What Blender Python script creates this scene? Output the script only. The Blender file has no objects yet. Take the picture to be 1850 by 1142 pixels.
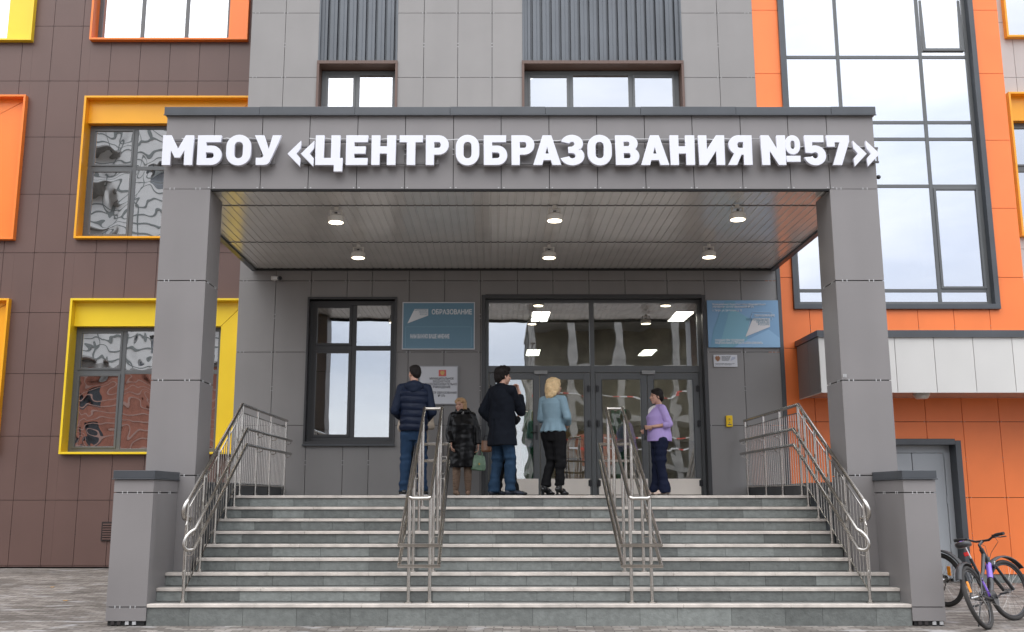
import bpy, bmesh, math, random
from mathutils import Vector, Matrix, noise
R = math.radians
random.seed(7)
sc = bpy.context.scene
COL = sc.collection
# ---------------------------------------------------------------- camera
F, PITCH, EYE = 1789.0, R(10.339), 1.418          # focal length in photo pixels, upward tilt, eye height
cam = bpy.data.cameras.new('camera')
cam.sensor_width = 36; cam.lens = F/1850*36; cam.shift_x = (925-893)/1850
cam.clip_start = .1; cam.clip_end = 1200
camo = bpy.data.objects.new('camera', cam); COL.objects.link(camo)
camo.location = (0, 0, EYE); camo.rotation_euler = (math.pi/2+PITCH, 0, 0)
sc.camera = camo
# ---------------------------------------------------------------- world: thin overcast
w = bpy.data.worlds.new('World'); sc.world = w; w.use_nodes = True
nt = w.node_tree; nt.nodes.clear()
def N(t, **k):
    n = nt.nodes.new(t)
    for a, b in k.items(): setattr(n, a, b)
    return n
SUN_EL, SUN_AZ = R(48), R(200)
sky = N('ShaderNodeTexSky', sky_type='NISHITA'); sky.sun_disc = False
sky.sun_elevation = SUN_EL; sky.sun_rotation = SUN_AZ
bg = N('ShaderNodeBackground'); bg.inputs['Strength'].default_value = .14
tc = N('ShaderNodeTexCoord'); mp = N('ShaderNodeMapping'); mp.inputs['Scale'].default_value = (1, 1, 3.2)
nz = N('ShaderNodeTexNoise'); nz.inputs['Scale'].default_value = 2.1; nz.inputs['Detail'].default_value = 7; nz.inputs['Roughness'].default_value = .55
cr = N('ShaderNodeValToRGB'); cr.color_ramp.elements[0].position = .36; cr.color_ramp.elements[0].color = (.86, .86, .86, 1)
cr.color_ramp.elements[1].position = .62; cr.color_ramp.elements[1].color = (1, 1, 1, 1)
sp = N('ShaderNodeSeparateXYZ')
el = N('ShaderNodeValToRGB')      # overcast brightness of the cloud deck by elevation
el.color_ramp.elements[0].position = 0; el.color_ramp.elements[0].color = (10.4, 10.5, 10.9, 1)
el.color_ramp.elements[1].position = .34; el.color_ramp.elements[1].color = (14.6, 14.8, 15.3, 1)
e2 = el.color_ramp.elements.new(.14); e2.color = (8.3, 8.8, 9.9, 1)
e4 = el.color_ramp.elements.new(.075); e4.color = (10.8, 11, 11.4, 1); e5 = el.color_ramp.elements.new(.22); e5.color = (12.4, 12.6, 13.3, 1)
e3 = el.color_ramp.elements.new(1.0); e3.color = (26, 26, 26.5, 1)
vary = N('ShaderNodeValToRGB')
vary.color_ramp.elements[0].position = .35; vary.color_ramp.elements[0].color = (.74, .78, .86, 1)
vary.color_ramp.elements[1].position = .65; vary.color_ramp.elements[1].color = (1.05, 1.05, 1.04, 1)
mul = N('ShaderNodeMix', data_type='RGBA', blend_type='MULTIPLY'); mul.inputs[0].default_value = 1
mx = N('ShaderNodeMix', data_type='RGBA')
L = nt.links.new
L(tc.outputs['Generated'], mp.inputs[0]); L(mp.outputs[0], nz.inputs['Vector'])
L(nz.outputs[0], cr.inputs[0]); L(nz.outputs[0], vary.inputs[0])
L(tc.outputs['Generated'], sp.inputs[0]); L(sp.outputs[2], el.inputs[0])
L(el.outputs[0], mul.inputs[6]); L(vary.outputs[0], mul.inputs[7])
L(cr.outputs[0], mx.inputs[0]); L(sky.outputs[0], mx.inputs[6]); L(mul.outputs[2], mx.inputs[7])
L(mx.outputs[2], bg.inputs['Color'])
L(bg.outputs[0], N('ShaderNodeOutputWorld').inputs[0])
sun = bpy.data.lights.new('sun', 'SUN'); sun.energy = 1.15; sun.angle = R(60); sun.color = (1, .96, .9)
suno = bpy.data.objects.new('sun', sun); COL.objects.link(suno)
az = R(-20); v = Vector((math.sin(az)*math.cos(SUN_EL), -math.cos(az)*math.cos(SUN_EL), math.sin(SUN_EL)))
suno.rotation_euler = v.to_track_quat('Z', 'Y').to_euler(); suno.location = v*30
sc.view_settings.view_transform = 'Standard'; sc.view_settings.look = 'None'
sc.view_settings.exposure = 0; sc.view_settings.gamma = 1
sc.cycles.max_bounces = 8; sc.cycles.transparent_max_bounces = 16; sc.cycles.caustics_reflective = False
# ---------------------------------------------------------------- helpers
CP, SP = math.cos(PITCH), math.sin(PITCH)
def at(u, v, Y):
    """real X, Z on the vertical plane at distance Y, measured off the photo"""
    a, b = (u-893)/F, (571-v)/F
    t = Y/(CP-b*SP)
    return a*t, (SP+b*CP)*t+EYE
def ax(u, v, Y): return at(u, v, Y)[0]
def azz(v, Y): return at(893, v, Y)[1]

def srgb(h):
    if isinstance(h, str): h = [int(h[i:i+2], 16)/255 for i in (0, 2, 4)]
    return tuple(((c/12.92) if c <= .04045 else ((c+.055)/1.055)**2.4) for c in h)

MATS = {}
def mat(name, col, rough=.5, metal=0, var=.0, vscale=1.5, bump=0, bscale=60, spec=.5, tone=False, emit=None, coat=0, streak=0):
    m = bpy.data.materials.new(name); m.use_nodes = True; MATS[name] = m
    n = m.node_tree.nodes; l = m.node_tree.links; b = n['Principled BSDF']
    b.inputs['Roughness'].default_value = rough; b.inputs['Metallic'].default_value = metal
    b.inputs['Specular IOR Level'].default_value = spec; b.inputs['Coat Weight'].default_value = coat
    b.inputs['Coat Roughness'].default_value = .15
    c = (*col, 1); b.inputs['Base Color'].default_value = c
    geo = n.new('ShaderNodeNewGeometry'); src = None
    if var or streak:
        rgb = n.new('ShaderNodeRGB'); rgb.outputs[0].default_value = c; src = rgb.outputs[0]
        def layer(src, scale, amt, detail=6):
            mpn = n.new('ShaderNodeMapping'); mpn.inputs['Scale'].default_value = scale
            nzn = n.new('ShaderNodeTexNoise'); nzn.inputs['Scale'].default_value = 1; nzn.inputs['Detail'].default_value = detail
            l.new(geo.outputs['Position'], mpn.inputs[0]); l.new(mpn.outputs[0], nzn.inputs['Vector'])
            mr = n.new('ShaderNodeMapRange'); mr.inputs['From Min'].default_value = .3; mr.inputs['From Max'].default_value = .7
            mr.inputs['To Min'].default_value = 1-amt; mr.inputs['To Max'].default_value = 1+amt
            l.new(nzn.outputs[0], mr.inputs[0])
            mm = n.new('ShaderNodeMix'); mm.data_type = 'RGBA'; mm.blend_type = 'MULTIPLY'; mm.inputs[0].default_value = 1
            l.new(src, mm.inputs[6]); l.new(mr.outputs[0], mm.inputs[7]); return mm.outputs[2]
        if var: src = layer(src, (vscale,)*3, var)
        if streak: src = layer(src, (2.5, 2.5, .3), streak*.6, 2)
    if tone:
        at_ = n.new('ShaderNodeAttribute'); at_.attribute_name = 'tone'
        mm = n.new('ShaderNodeMix'); mm.data_type = 'RGBA'; mm.blend_type = 'MULTIPLY'; mm.inputs[0].default_value = 1
        if src is None:
            mm.inputs[6].default_value = c
        else: l.new(src, mm.inputs[6])
        l.new(at_.outputs['Color'], mm.inputs[7]); src = mm.outputs[2]
    if src is not None: l.new(src, b.inputs['Base Color'])
    if bump:
        nb = n.new('ShaderNodeTexNoise'); nb.inputs['Scale'].default_value = bscale; nb.inputs['Detail'].default_value = 4
        l.new(geo.outputs['Position'], nb.inputs['Vector'])
        bp = n.new('ShaderNodeBump'); bp.inputs['Strength'].default_value = bump; bp.inputs['Distance'].default_value = .01
        l.new(nb.outputs[0], bp.inputs['Height']); l.new(bp.outputs[0], b.inputs['Normal'])
    if emit:
        b.inputs['Emission Color'].default_value = (*emit[0], 1); b.inputs['Emission Strength'].default_value = emit[1]
    return m

def glass(name, refl=.45, tint=(.55, .6, .62), wob=0, wscale=1.0, rough=0.0, wvec=(1, 1, 1)):
    m = bpy.data.materials.new(name); m.use_nodes = True; MATS[name] = m
    n = m.node_tree.nodes; l = m.node_tree.links; n.clear()
    tr = n.new('ShaderNodeBsdfTransparent'); tr.inputs[0].default_value = (*tint, 1)
    gl = n.new('ShaderNodeBsdfGlossy'); gl.inputs['Roughness'].default_value = rough; gl.inputs['Color'].default_value = (.97, .98, 1, 1)
    lw = n.new('ShaderNodeLayerWeight'); lw.inputs[0].default_value = .25
    mr = n.new('ShaderNodeMapRange'); mr.inputs['To Min'].default_value = refl; mr.inputs['To Max'].default_value = min(1, refl+.45)
    l.new(lw.outputs['Fresnel'], mr.inputs[0])
    mxn = n.new('ShaderNodeMixShader'); l.new(mr.outputs[0], mxn.inputs[0]); l.new(tr.outputs[0], mxn.inputs[1]); l.new(gl.outputs[0], mxn.inputs[2])
    out = n.new('ShaderNodeOutputMaterial'); l.new(mxn.outputs[0], out.inputs[0])
    if wob:
        geo = n.new('ShaderNodeNewGeometry'); mp_ = n.new('ShaderNodeMapping'); mp_.inputs['Scale'].default_value = wvec
        nb = n.new('ShaderNodeTexNoise'); nb.inputs['Scale'].default_value = wscale; nb.inputs['Detail'].default_value = 1.0; nb.inputs['Distortion'].default_value = .6
        l.new(geo.outputs['Position'], mp_.inputs[0]); l.new(mp_.outputs[0], nb.inputs['Vector'])
        bp = n.new('ShaderNodeBump'); bp.inputs['Strength'].default_value = 1; bp.inputs['Distance'].default_value = wob
        l.new(nb.outputs[0], bp.inputs['Height']); l.new(bp.outputs[0], gl.inputs['Normal'])
    return m

# materials -------------------------------------------------------
grey = mat('grey_panel', (.232, .221, .214), .42, var=.06, vscale=.9, streak=.05, tone=True)
greyp = mat('portico_panel', (.212, .199, .196), .40, var=.07, vscale=.8, streak=.05, tone=True)
brown = mat('brown_panel', (.122, .069, .057), .45, var=.07, vscale=.8, streak=.04, tone=True)
orange = mat('orange_panel', (.88, .205, .045), .42, var=.05, streak=.03, tone=True)
beige = mat('beige_panel', (.50, .48, .46), .42, var=.04, tone=True)
white_panel = mat('white_panel', (.60, .59, .565), .38, var=.03, tone=True)
dark = mat('dark_gap', (.012, .012, .012), .8)
gapbrown = mat('gap_brown', (.03, .02, .018), .8)
clipm = mat('clip', (.44, .44, .44), .4)
clipd = mat('clip_dark', (.03, .025, .025), .4)
anth = mat('anthracite_metal', (.052, .058, .066), .35, var=.12, vscale=3, spec=.6)
frame = mat('window_frame', (.105, .11, .112), .35, var=.04, vscale=4)
darkframe = mat('dark_frame', (.04, .04, .042), .38)
corr = mat('corrugated', (.095, .105, .118), .36, var=.12, vscale=1.2, metal=.2)
reveal = mat('brown_reveal', (.11, .065, .05), .45)
yel = mat('yellow_metal', (.86, .60, .02), .33, var=.03, spec=.5)
yelo = mat('yellow_orange_metal', (.88, .40, .01), .33, var=.03)
orm = mat('orange_metal', (.90, .22, .03), .33, var=.03)
soff = mat('soffit_metal', (.80, .775, .74), .2, metal=.2, var=.05, vscale=2, spec=.6)
soffw = mat('canopy_soffit', (.6, .56, .52), .2, metal=.3)
steel = mat('stainless', (.50, .475, .44), .24, metal=1, var=.08, vscale=14)
steeld = mat('stainless_dark', (.30, .29, .28), .25, metal=1)
stone = mat('slate', (.160, .171, .161), .6, var=.16, vscale=14, bump=.6, bscale=34, tone=True)
tread = mat('tread', (.16, .155, .145), .6, var=.16, vscale=3, bump=.2)
nosing = mat('nosing', (.54, .49, .44), .6, var=.22, vscale=5, bump=.15)
white = mat('white_acrylic', (.72, .73, .79), .35)
whiteside = mat('letter_side', (.60, .60, .66), .4)
lampwhite = mat('lamp_white', (.7, .68, .63), .4)
lampglow = mat('lamp_glow', (1, .95, .85), .4, emit=((1, .86, .62), 7))
panelglow = mat('lobby_glow', (1, 1, 1), .4, emit=((1, .93, .8), 15))
plaster = mat('plaster', (.52, .50, .46), .8, var=.08)
intdark = mat('interior_dark', (.10, .10, .10), .9, var=.1)
doorgrey = mat('door_grey', (.36, .38, .40), .45, var=.05)
black = mat('black_rubber', (.018, .018, .018), .6)
blackp = mat('black_plastic', (.022, .022, .024), .4)
chrome = mat('chrome', (.6, .6, .6), .2, metal=1)
G_up = glass('glass_upper', .47, (.4, .42, .44))
G_big = glass('glass_big', .60, (.42, .46, .5), wob=.0015, wscale=.8)
G_low = glass('glass_entry', .42, (.70, .73, .72), wob=.0016, wscale=1.2)
G_door = glass('glass_door', .30, (.80, .82, .80), wob=.0022, wscale=1.4)
G_wob = glass('glass_wavy', .55, (.35, .37, .38), wob=.007, wscale=1.05, wvec=(1.5, 1, 1))

class MB:
    def __init__(s): s.v = []; s.f = []; s.m = []; s.t = []; s.mats = []
    def mi(s, m):
        if m not in s.mats: s.mats.append(m)
        return s.mats.index(m)
    def add(s, vs, fs, m, tone=1.0):
        o = len(s.v); s.v += [tuple(x) for x in vs]; k = s.mi(m)
        for f in fs: s.f.append([o+i for i in f]); s.m.append(k); s.t.append(tone)
        return s
    def box(s, x0, x1, y0, y1, z0, z1, m, tone=1.0):
        if x0 > x1: x0, x1 = x1, x0
        if y0 > y1: y0, y1 = y1, y0
        if z0 > z1: z0, z1 = z1, z0
        vs = [(x0,y0,z0),(x1,y0,z0),(x1,y1,z0),(x0,y1,z0),(x0,y0,z1),(x1,y0,z1),(x1,y1,z1),(x0,y1,z1)]
        return s.add(vs, [(0,3,2,1),(4,5,6,7),(0,1,5,4),(1,2,6,5),(2,3,7,6),(3,0,4,7)], m, tone)
    def quad(s, a, b, c, d, m, tone=1.0): return s.add([a, b, c, d], [(0,1,2,3)], m, tone)
    def prism(s, pts, y0, y1, m, m2=None):
        """outline in X,Z given counter-clockwise seen from the front (-Y)"""
        n = len(pts); vs = [(p[0], y0, p[1]) for p in pts]+[(p[0], y1, p[1]) for p in pts]
        s.add(vs, [tuple(range(n)), tuple(range(2*n-1, n-1, -1))], m)
        return s.add(vs, [(i, i+n, (i+1) % n+n, (i+1) % n) for i in range(n)], m2 or m)
    def tube(s, pts, r, m, n=8, closed=False, r2=None, cap=True):
        pts = [Vector(p) for p in pts]; k = len(pts); rings = []
        up = None; vs = []; fs = []
        for i, p in enumerate(pts):
            if closed: d = pts[(i+1) % k]-pts[i-1]
            else: d = pts[min(i+1, k-1)]-pts[max(i-1, 0)]
            if d.length < 1e-9: d = Vector((0, 0, 1))
            d.normalize()
            if up is None: up = Vector((0, 0, 1)) if abs(d.z) < .9 else Vector((1, 0, 0))
            a = (up-d*up.dot(d))
            if a.length < 1e-6: a = d.orthogonal()
            a.normalize(); up = a; b = d.cross(a)
            rr = r if r2 is None else r+(r2-r)*i/max(1, k-1)
            if not closed and 0 < i < k-1:
                c = (pts[i]-pts[i-1]).normalized().dot((pts[i+1]-pts[i]).normalized()); 
                rr_s = 1/max(.6, math.sqrt((1+c)/2))
            else: rr_s = 1
            vs += [p+(a*math.cos(2*math.pi*j/n)+b*math.sin(2*math.pi*j/n))*rr for j in range(n)]
        for i in range(k if closed else k-1):
            for j in range(n):
                i2 = (i+1) % k
                fs.append((i*n+j, i*n+(j+1) % n, i2*n+(j+1) % n, i2*n+j))
        if not closed and cap: fs += [tuple(range(n-1, -1, -1)), tuple((k-1)*n+j for j in range(n))]
        return s.add(vs, fs, m)
    def ell(s, c, rx, ry, rz, m, nu=14, nv=9, rot=None):
        vs = []; fs = []; c = Vector(c)
        for i in range(nv+1):
            th = math.pi*i/nv
            for j in range(nu):
                ph = 2*math.pi*j/nu
                p = Vector((rx*math.sin(th)*math.cos(ph), ry*math.sin(th)*math.sin(ph), rz*math.cos(th)))
                if rot: p = rot @ p
                vs.append(c+p)
        for i in range(nv):
            for j in range(nu):
                fs.append((i*nu+j, (i+1)*nu+j, (i+1)*nu+(j+1) % nu, i*nu+(j+1) % nu))
        return s.add(vs, fs, m)
    def loft(s, secs, m, n=20, pw=2.0):
        """secs: (centre, rx, ry[, yaw]) horizontal ellipses from bottom to top"""
        vs = []; fs = []
        for q in secs:
            c, rx, ry = q[:3]; yw = q[3] if len(q) > 3 else 0
            for j in range(n):
                t = 2*math.pi*j/n; cx, cy = math.cos(t), math.sin(t)
                px = rx*math.copysign(abs(cx)**(2/pw), cx); py = ry*math.copysign(abs(cy)**(2/pw), cy)
                vs.append((c[0]+px*math.cos(yw)-py*math.sin(yw), c[1]+px*math.sin(yw)+py*math.cos(yw), c[2]))
        k = len(secs)
        for i in range(k-1):
            for j in range(n): fs.append((i*n+j, i*n+(j+1) % n, (i+1)*n+(j+1) % n, (i+1)*n+j))
        fs += [tuple(range(n-1, -1, -1)), tuple((k-1)*n+j for j in range(n))]
        return s.add(vs, fs, m)
    def mesh(s, name, smooth=None, merge=False):
        me = bpy.data.meshes.new(name); me.from_pydata(s.v, [], s.f)
        for m in s.mats: me.materials.append(m)
        me.polygons.foreach_set('material_index', s.m)
        if any(t != 1.0 for t in s.t):
            a = me.color_attributes.new('tone', 'FLOAT_COLOR', 'CORNER'); buf = []
            for p, t in zip(me.polygons, s.t):
                for _ in range(p.loop_total): buf += [t, t, t, 1]
            a.data.foreach_set('color', buf)
        elif any(m.node_tree.nodes.get('Attribute') for m in s.mats):
            a = me.color_attributes.new('tone', 'FLOAT_COLOR', 'CORNER'); a.data.foreach_set('color', [1.0]*4*len(me.loops))
        me.validate(); me.update()
        if smooth is not None:
            me.shade_smooth(); me.set_sharp_from_angle(angle=R(smooth))
        return me
    def build(s, name, parent=None, smooth=None, bevel=0):
        o = bpy.data.objects.new(name, s.mesh(name, smooth)); COL.objects.link(o)
        if parent: o.parent = parent
        if bevel:
            md = o.modifiers.new('bevel', 'BEVEL'); md.width = bevel; md.segments = 2; md.limit_method = 'ANGLE'
        return o

def thing(name, label, cat, loc=(0, 0, 0), group=None, rz=0):
    o = bpy.data.objects.new(name, None); COL.objects.link(o); o.empty_display_size = .2
    o.location = loc; o.rotation_euler = (0, 0, rz)
    o['label'] = label; o['category'] = cat
    if group: o['group'] = group
    return o
def tag(o, label, cat, group=None):
    o['label'] = label; o['category'] = cat
    if group: o['group'] = group
    return o
def place(o, p):
    """children of an empty at p are modelled in world coordinates: shift them"""
    for c in o.children: c.location = c.location-Vector(p)
    return o
def copy_tree(o, parent=None):
    c = o.copy(); COL.objects.link(c); c.parent = parent
    for ch in list(o.children): copy_tree(ch, c)
    return c

def text(body, size, m, name='lettering', parent=None, loc=(0,0,0), align='LEFT', ext=.0015, sx=1.0, bold=0.0, space=1.0):
    c = bpy.data.curves.new(name, 'FONT'); c.body = body; c.size = size; c.extrude = ext; c.align_x = align; c.space_line = space
    c.offset = bold; c.resolution_u = 3
    o = bpy.data.objects.new(name, c); COL.objects.link(o)
    dg = bpy.context.evaluated_depsgraph_get(); me = bpy.data.meshes.new_from_object(o.evaluated_get(dg))
    COL.objects.unlink(o); bpy.data.objects.remove(o)
    me.materials.clear(); me.materials.append(m)
    o = bpy.data.objects.new(name, me); COL.objects.link(o)
    o.rotation_euler = (math.pi/2, 0, 0); o.scale = (sx, 1, 1); o.location = loc
    if parent: o.parent = parent
    return o

def cuts(lo, hi, seams, ops, a, b):
    s = {lo, hi}
    for q in seams:
        if lo < q < hi: s.add(q)
    for o in ops:
        for q in (o[a], o[b]):
            if lo < q < hi: s.add(q)
    return sorted(s)
def slab(mb, x0, x1, z0, z1, y0, y1, ops, m):
    """thick wall with rectangular holes (x0,x1,z0,z1)"""
    xs = cuts(x0, x1, [], ops, 0, 1); zs = cuts(z0, z1, [], ops, 2, 3)
    def hole(i, j):
        if i < 0 or j < 0 or i >= len(xs)-1 or j >= len(zs)-1: return True
        cx, cz = (xs[i]+xs[i+1])/2, (zs[j]+zs[j+1])/2
        return any(o[0] < cx < o[1] and o[2] < cz < o[3] for o in ops)
    for i in range(len(xs)-1):
        for j in range(len(zs)-1):
            if hole(i, j): continue
            a, b, c, d = xs[i], xs[i+1], zs[j], zs[j+1]
            mb.quad((a,y0,c),(b,y0,c),(b,y0,d),(a,y0,d), m); mb.quad((b,y1,c),(a,y1,c),(a,y1,d),(b,y1,d), m)
            if hole(i-1, j): mb.quad((a,y1,c),(a,y0,c),(a,y0,d),(a,y1,d), m)
            if hole(i+1, j): mb.quad((b,y0,c),(b,y1,c),(b,y1,d),(b,y0,d), m)
            if hole(i, j-1): mb.quad((a,y1,c),(b,y1,c),(b,y0,c),(a,y0,c), m)
            if hole(i, j+1): mb.quad((a,y0,d),(b,y0,d),(b,y1,d),(a,y1,d), m)
def clad(mb, x0, x1, z0, z1, Y, xs, zs, ops, m, gm=dark, cm=clipm, gap=.009, th=.03, clips=True, back=.28, seed=1, tv=.02, cz=1.0):
    """facade of separate panels over a dark backing"""
    rnd = random.Random(seed)
    slab(mb, x0+.002, x1-.002, z0+.002, z1-.002, Y+th, Y+back, ops, gm)
    X = cuts(x0, x1, xs, ops, 0, 1); Z = cuts(z0, z1, zs, ops, 2, 3)
    SX, SZ = sorted(q for q in xs if x0 < q < x1), sorted(q for q in zs if z0 < q < z1)
    tones = {}
    g = gap/2
    inop = lambda x, z: any(o[0]-.01 < x < o[1]+.01 and o[2]-.01 < z < o[3]+.01 for o in ops)
    for i in range(len(X)-1):
        for j in range(len(Z)-1):
            a, b, c, d = X[i], X[i+1], Z[j], Z[j+1]; cx, cz_ = (a+b)/2, (c+d)/2
            if any(o[0] < cx < o[1] and o[2] < cz_ < o[3] for o in ops): continue
            k = (sum(q < cx for q in SX), sum(q < cz_ for q in SZ))
            t = tones.setdefault(k, 1+rnd.uniform(-tv, tv))
            A = a+g if a in SX else a; B = b-g if b in SX else b; C = c+g if c in SZ else c; D = d-g if d in SZ else d
            if B-A < .004 or D-C < .004: continue
            mb.quad((A,Y,C),(B,Y,C),(B,Y,D),(A,Y,D), m, t)
            h = Y+th-.001
            mb.quad((A,h,C),(A,Y,C),(A,Y,D),(A,h,D), m, t); mb.quad((B,Y,C),(B,h,C),(B,h,D),(B,Y,D), m, t)
            mb.quad((A,h,C),(B,h,C),(B,Y,C),(A,Y,C), m, t); mb.quad((A,Y,D),(B,Y,D),(B,h,D),(A,h,D), m, t)
    if clips:
        for z in SZ:
            for x in SX+[x0+.1, x1-.1]:
                for s_ in (-.032, .032):
                    if not inop(x+s_, z): mb.box(x+s_-.0045*cz, x+s_+.0045*cz, Y-.004, Y+.002, z-.013*cz, z+.013*cz, cm)
        ZZ = [z0]+SZ+[z1]
        for x in SX:
            for j in range(len(ZZ)-1):
                if ZZ[j+1]-ZZ[j] < .5: continue
                zc = (ZZ[j]+ZZ[j+1])/2
                for s_ in (-.035, .035):
                    if not inop(x, zc+s_): mb.box(x-.014*cz, x+.014*cz, Y-.004, Y+.002, zc+s_-.0045*cz, zc+s_+.0045*cz, cm)

def window(parent, Y, x0, x1, z0, z1, cols, rows, gm, fm=frame, t=.055, d=.07, name='window', sash=(), cells=None, off=.02):
    """frame with mullions at fractions cols/rows; panes are sub-parts. sash: cells with an inner opening sash"""
    mb = MB(); X = [x0]+[x0+(x1-x0)*c for c in cols]+[x1]; Z = [z0]+[z0+(z1-z0)*r for r in rows]+[z1]
    mb.box(x0, x0+t, Y, Y+d, z0, z1, fm); mb.box(x1-t, x1, Y, Y+d, z0, z1, fm)
    mb.box(x0+t, x1-t, Y+.001, Y+d-.001, z0, z0+t, fm); mb.box(x0+t, x1-t, Y+.001, Y+d-.001, z1-t, z1, fm)
    for c in X[1:-1]: mb.box(c-t/2, c+t/2, Y+.003, Y+d-.003, z0+t, z1-t, fm)
    for r in Z[1:-1]:
        for i in range(len(X)-1):
            a = X[i]+(t if i == 0 else t/2); b = X[i+1]-(t if i == len(X)-2 else t/2)
            mb.box(a, b, Y+.006, Y+d-.006, r-t/2, r+t/2, fm)
    panes = []
    for i in range(len(X)-1):
        for j in range(len(Z)-1):
            a = X[i]+(t if i == 0 else t/2); b = X[i+1]-(t if i == len(X)-2 else t/2)
            c = Z[j]+(t if j == 0 else t/2); e = Z[j+1]-(t if j == len(Z)-2 else t/2)
            if (i, j) in sash:
                q = .045
                mb.box(a, a+q, Y-.012, Y+.04, c, e, fm); mb.box(b-q, b, Y-.012, Y+.04, c, e, fm)
                mb.box(a+q, b-q, Y-.011, Y+.039, c, c+q, fm); mb.box(a+q, b-q, Y-.011, Y+.039, e-q, e, fm)
                a += q; b -= q; c += q; e -= q
            panes.append((a, b, c, e))
    w_ = mb.build(name, parent, bevel=.004)
    for a, b, c, e in panes:
        MB().box(a, b, Y+off, Y+off+.008, c, e, gm).build('pane', w_)
    return w_
# ---------------------------------------------------------------- planes of the place
YW, YB, YF, YP = 17.1, 20.5, 12.35, 11.46      # entrance wall, set-back wings, portico front, pedestal front
LZ, TR, RI, YL = 1.435, .2911, .15, 13.81      # landing height, tread, riser, landing edge
gxl = ax(434, 480, YW); gxr = 4.79; gxr2 = 5.05; oxr = ax(1830, 300, YW)
TOP = 15.2
# ---------------------------------------------------------------- ground
def ground():
    m = bpy.data.materials.new('paving'); m.use_nodes = True
    n = m.node_tree.nodes; l = m.node_tree.links; b = n['Principled BSDF']; b.inputs['Roughness'].default_value = .8
    geo = n.new('ShaderNodeNewGeometry'); bk = n.new('ShaderNodeTexBrick')
    mp_ = n.new('ShaderNodeMapping'); mp_.inputs['Rotation'].default_value = (0, 0, R(2))
    l.new(geo.outputs['Position'], mp_.inputs[0]); l.new(mp_.outputs[0], bk.inputs['Vector'])
    bk.inputs['Scale'].default_value = 1; bk.inputs['Brick Width'].default_value = .2; bk.inputs['Row Height'].default_value = .1
    bk.inputs['Mortar Size'].default_value = .006; bk.inputs['Color1'].default_value = (.12, .105, .092, 1); bk.inputs['Color2'].default_value = (.29, .265, .24, 1)
    bk.inputs['Mortar'].default_value = (.05, .045, .04, 1); bk.inputs['Bias'].default_value = -.25
    def noi(s, d, a0, a1, c0, c1, vec=(1, 1, 1)):
        q = n.new('ShaderNodeMapping'); q.inputs['Scale'].default_value = vec; l.new(geo.outputs['Position'], q.inputs[0])
        nz_ = n.new('ShaderNodeTexNoise'); nz_.inputs['Scale'].default_value = s; nz_.inputs['Detail'].default_value = d
        l.new(q.outputs[0], nz_.inputs['Vector'])
        r = n.new('ShaderNodeValToRGB'); r.color_ramp.elements[0].position = a0; r.color_ramp.elements[1].position = a1
        r.color_ramp.elements[0].color = (*c0, 1); r.color_ramp.elements[1].color = (*c1, 1); l.new(nz_.outputs[0], r.inputs[0]); return r.outputs[0]
    st = noi(.8, 8, .35, .7, (.78, .76, .74), (1.5, 1.5, 1.5))
    fn = noi(25, 5, .3, .75, (.8, .8, .8), (1.25, 1.25, 1.25))
    a = n.new('ShaderNodeMix'); a.data_type = 'RGBA'; a.blend_type = 'MULTIPLY'; a.inputs[0].default_value = 1
    l.new(bk.outputs[0], a.inputs[6]); l.new(st, a.inputs[7])
    c = n.new('ShaderNodeMix'); c.data_type = 'RGBA'; c.blend_type = 'MULTIPLY'; c.inputs[0].default_value = 1
    l.new(a.outputs[2], c.inputs[6]); l.new(fn, c.inputs[7])
    eff = noi(2.2, 9, .58, .66, (0, 0, 0), (1, 1, 1), (1, 2.2, 1))     # pale efflorescence
    e = n.new('ShaderNodeMix'); e.data_type = 'RGBA'; e.inputs[7].default_value = (.38, .37, .37, 1)
    mth = n.new('ShaderNodeMath'); mth.operation = 'MULTIPLY'; mth.inputs[1].default_value = .65
    l.new(eff, mth.inputs[0]); l.new(mth.outputs[0], e.inputs[0]); l.new(c.outputs[2], e.inputs[6]); l.new(e.outputs[2], b.inputs['Base Color'])
    bp = n.new('ShaderNodeBump'); bp.inputs['Distance'].default_value = .006; bp.inputs['Strength'].default_value = .8
    inv = n.new('ShaderNodeMath'); inv.operation = 'SUBTRACT'; inv.inputs[0].default_value = 1; l.new(bk.outputs['Fac'], inv.inputs[1])
    l.new(inv.outputs[0], bp.inputs['Height']); l.new(bp.outputs[0], b.inputs['Normal'])
    mb = MB(); mb.add([(-300, -300, 0), (300, -300, 0), (300, 300, 0), (-300, 300, 0)], [(0, 1, 2, 3)], m)
    o = mb.build('paving'); o['kind'] = 'structure'
ground()
# ---------------------------------------------------------------- the school building
B = thing('school_building', 'modern school facade of brown, grey and orange panels with yellow window frames behind the portico', 'school building', (0, YW, 0))
kids = lambda: None
GZ = [azz(v, YW) for v in (23, 140)]; GZ = [GZ[1]+1.273*k for k in range(-6, 5)]
# upper grey wall with two window strips
zlow = 6.0
s1 = (ax(573, 150, YW), ax(717, 150, YW), 8.0, TOP+1); s2 = (ax(944, 150, YW), ax(1235, 150, YW), 8.0, TOP+1)
g = MB()
clad(g, gxl, gxr, zlow, TOP, YW, [ax(u, 95, YW) for u in (514, 765.5, 827, 889, 1298)], GZ, [s1, s2], grey, seed=3, tv=.025)
xl = [ax(495, 600, YW), ax(563, 495, YW), ax(628, 495, YW), ax(673, 495, YW), ax(739, 540, YW), ax(803, 540, YW), ax(868, 520, YW)]+[ax(u, 515, YW) for u in (935, 999, 1064, 1129, 1205, 1272)]+[ax(1340, 560, YW)]
ent = (ax(871, 700, YW), ax(1279, 700, YW), LZ-.5, azz(533, YW)); lw_ = (ax(555, 670, YW), ax(712, 670, YW), azz(798, YW), azz(541, YW))
clad(g, gxl, gxr2-.07, 0, zlow, YW+.0, xl, GZ, [ent, lw_], grey, seed=5, tv=.03)
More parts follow.
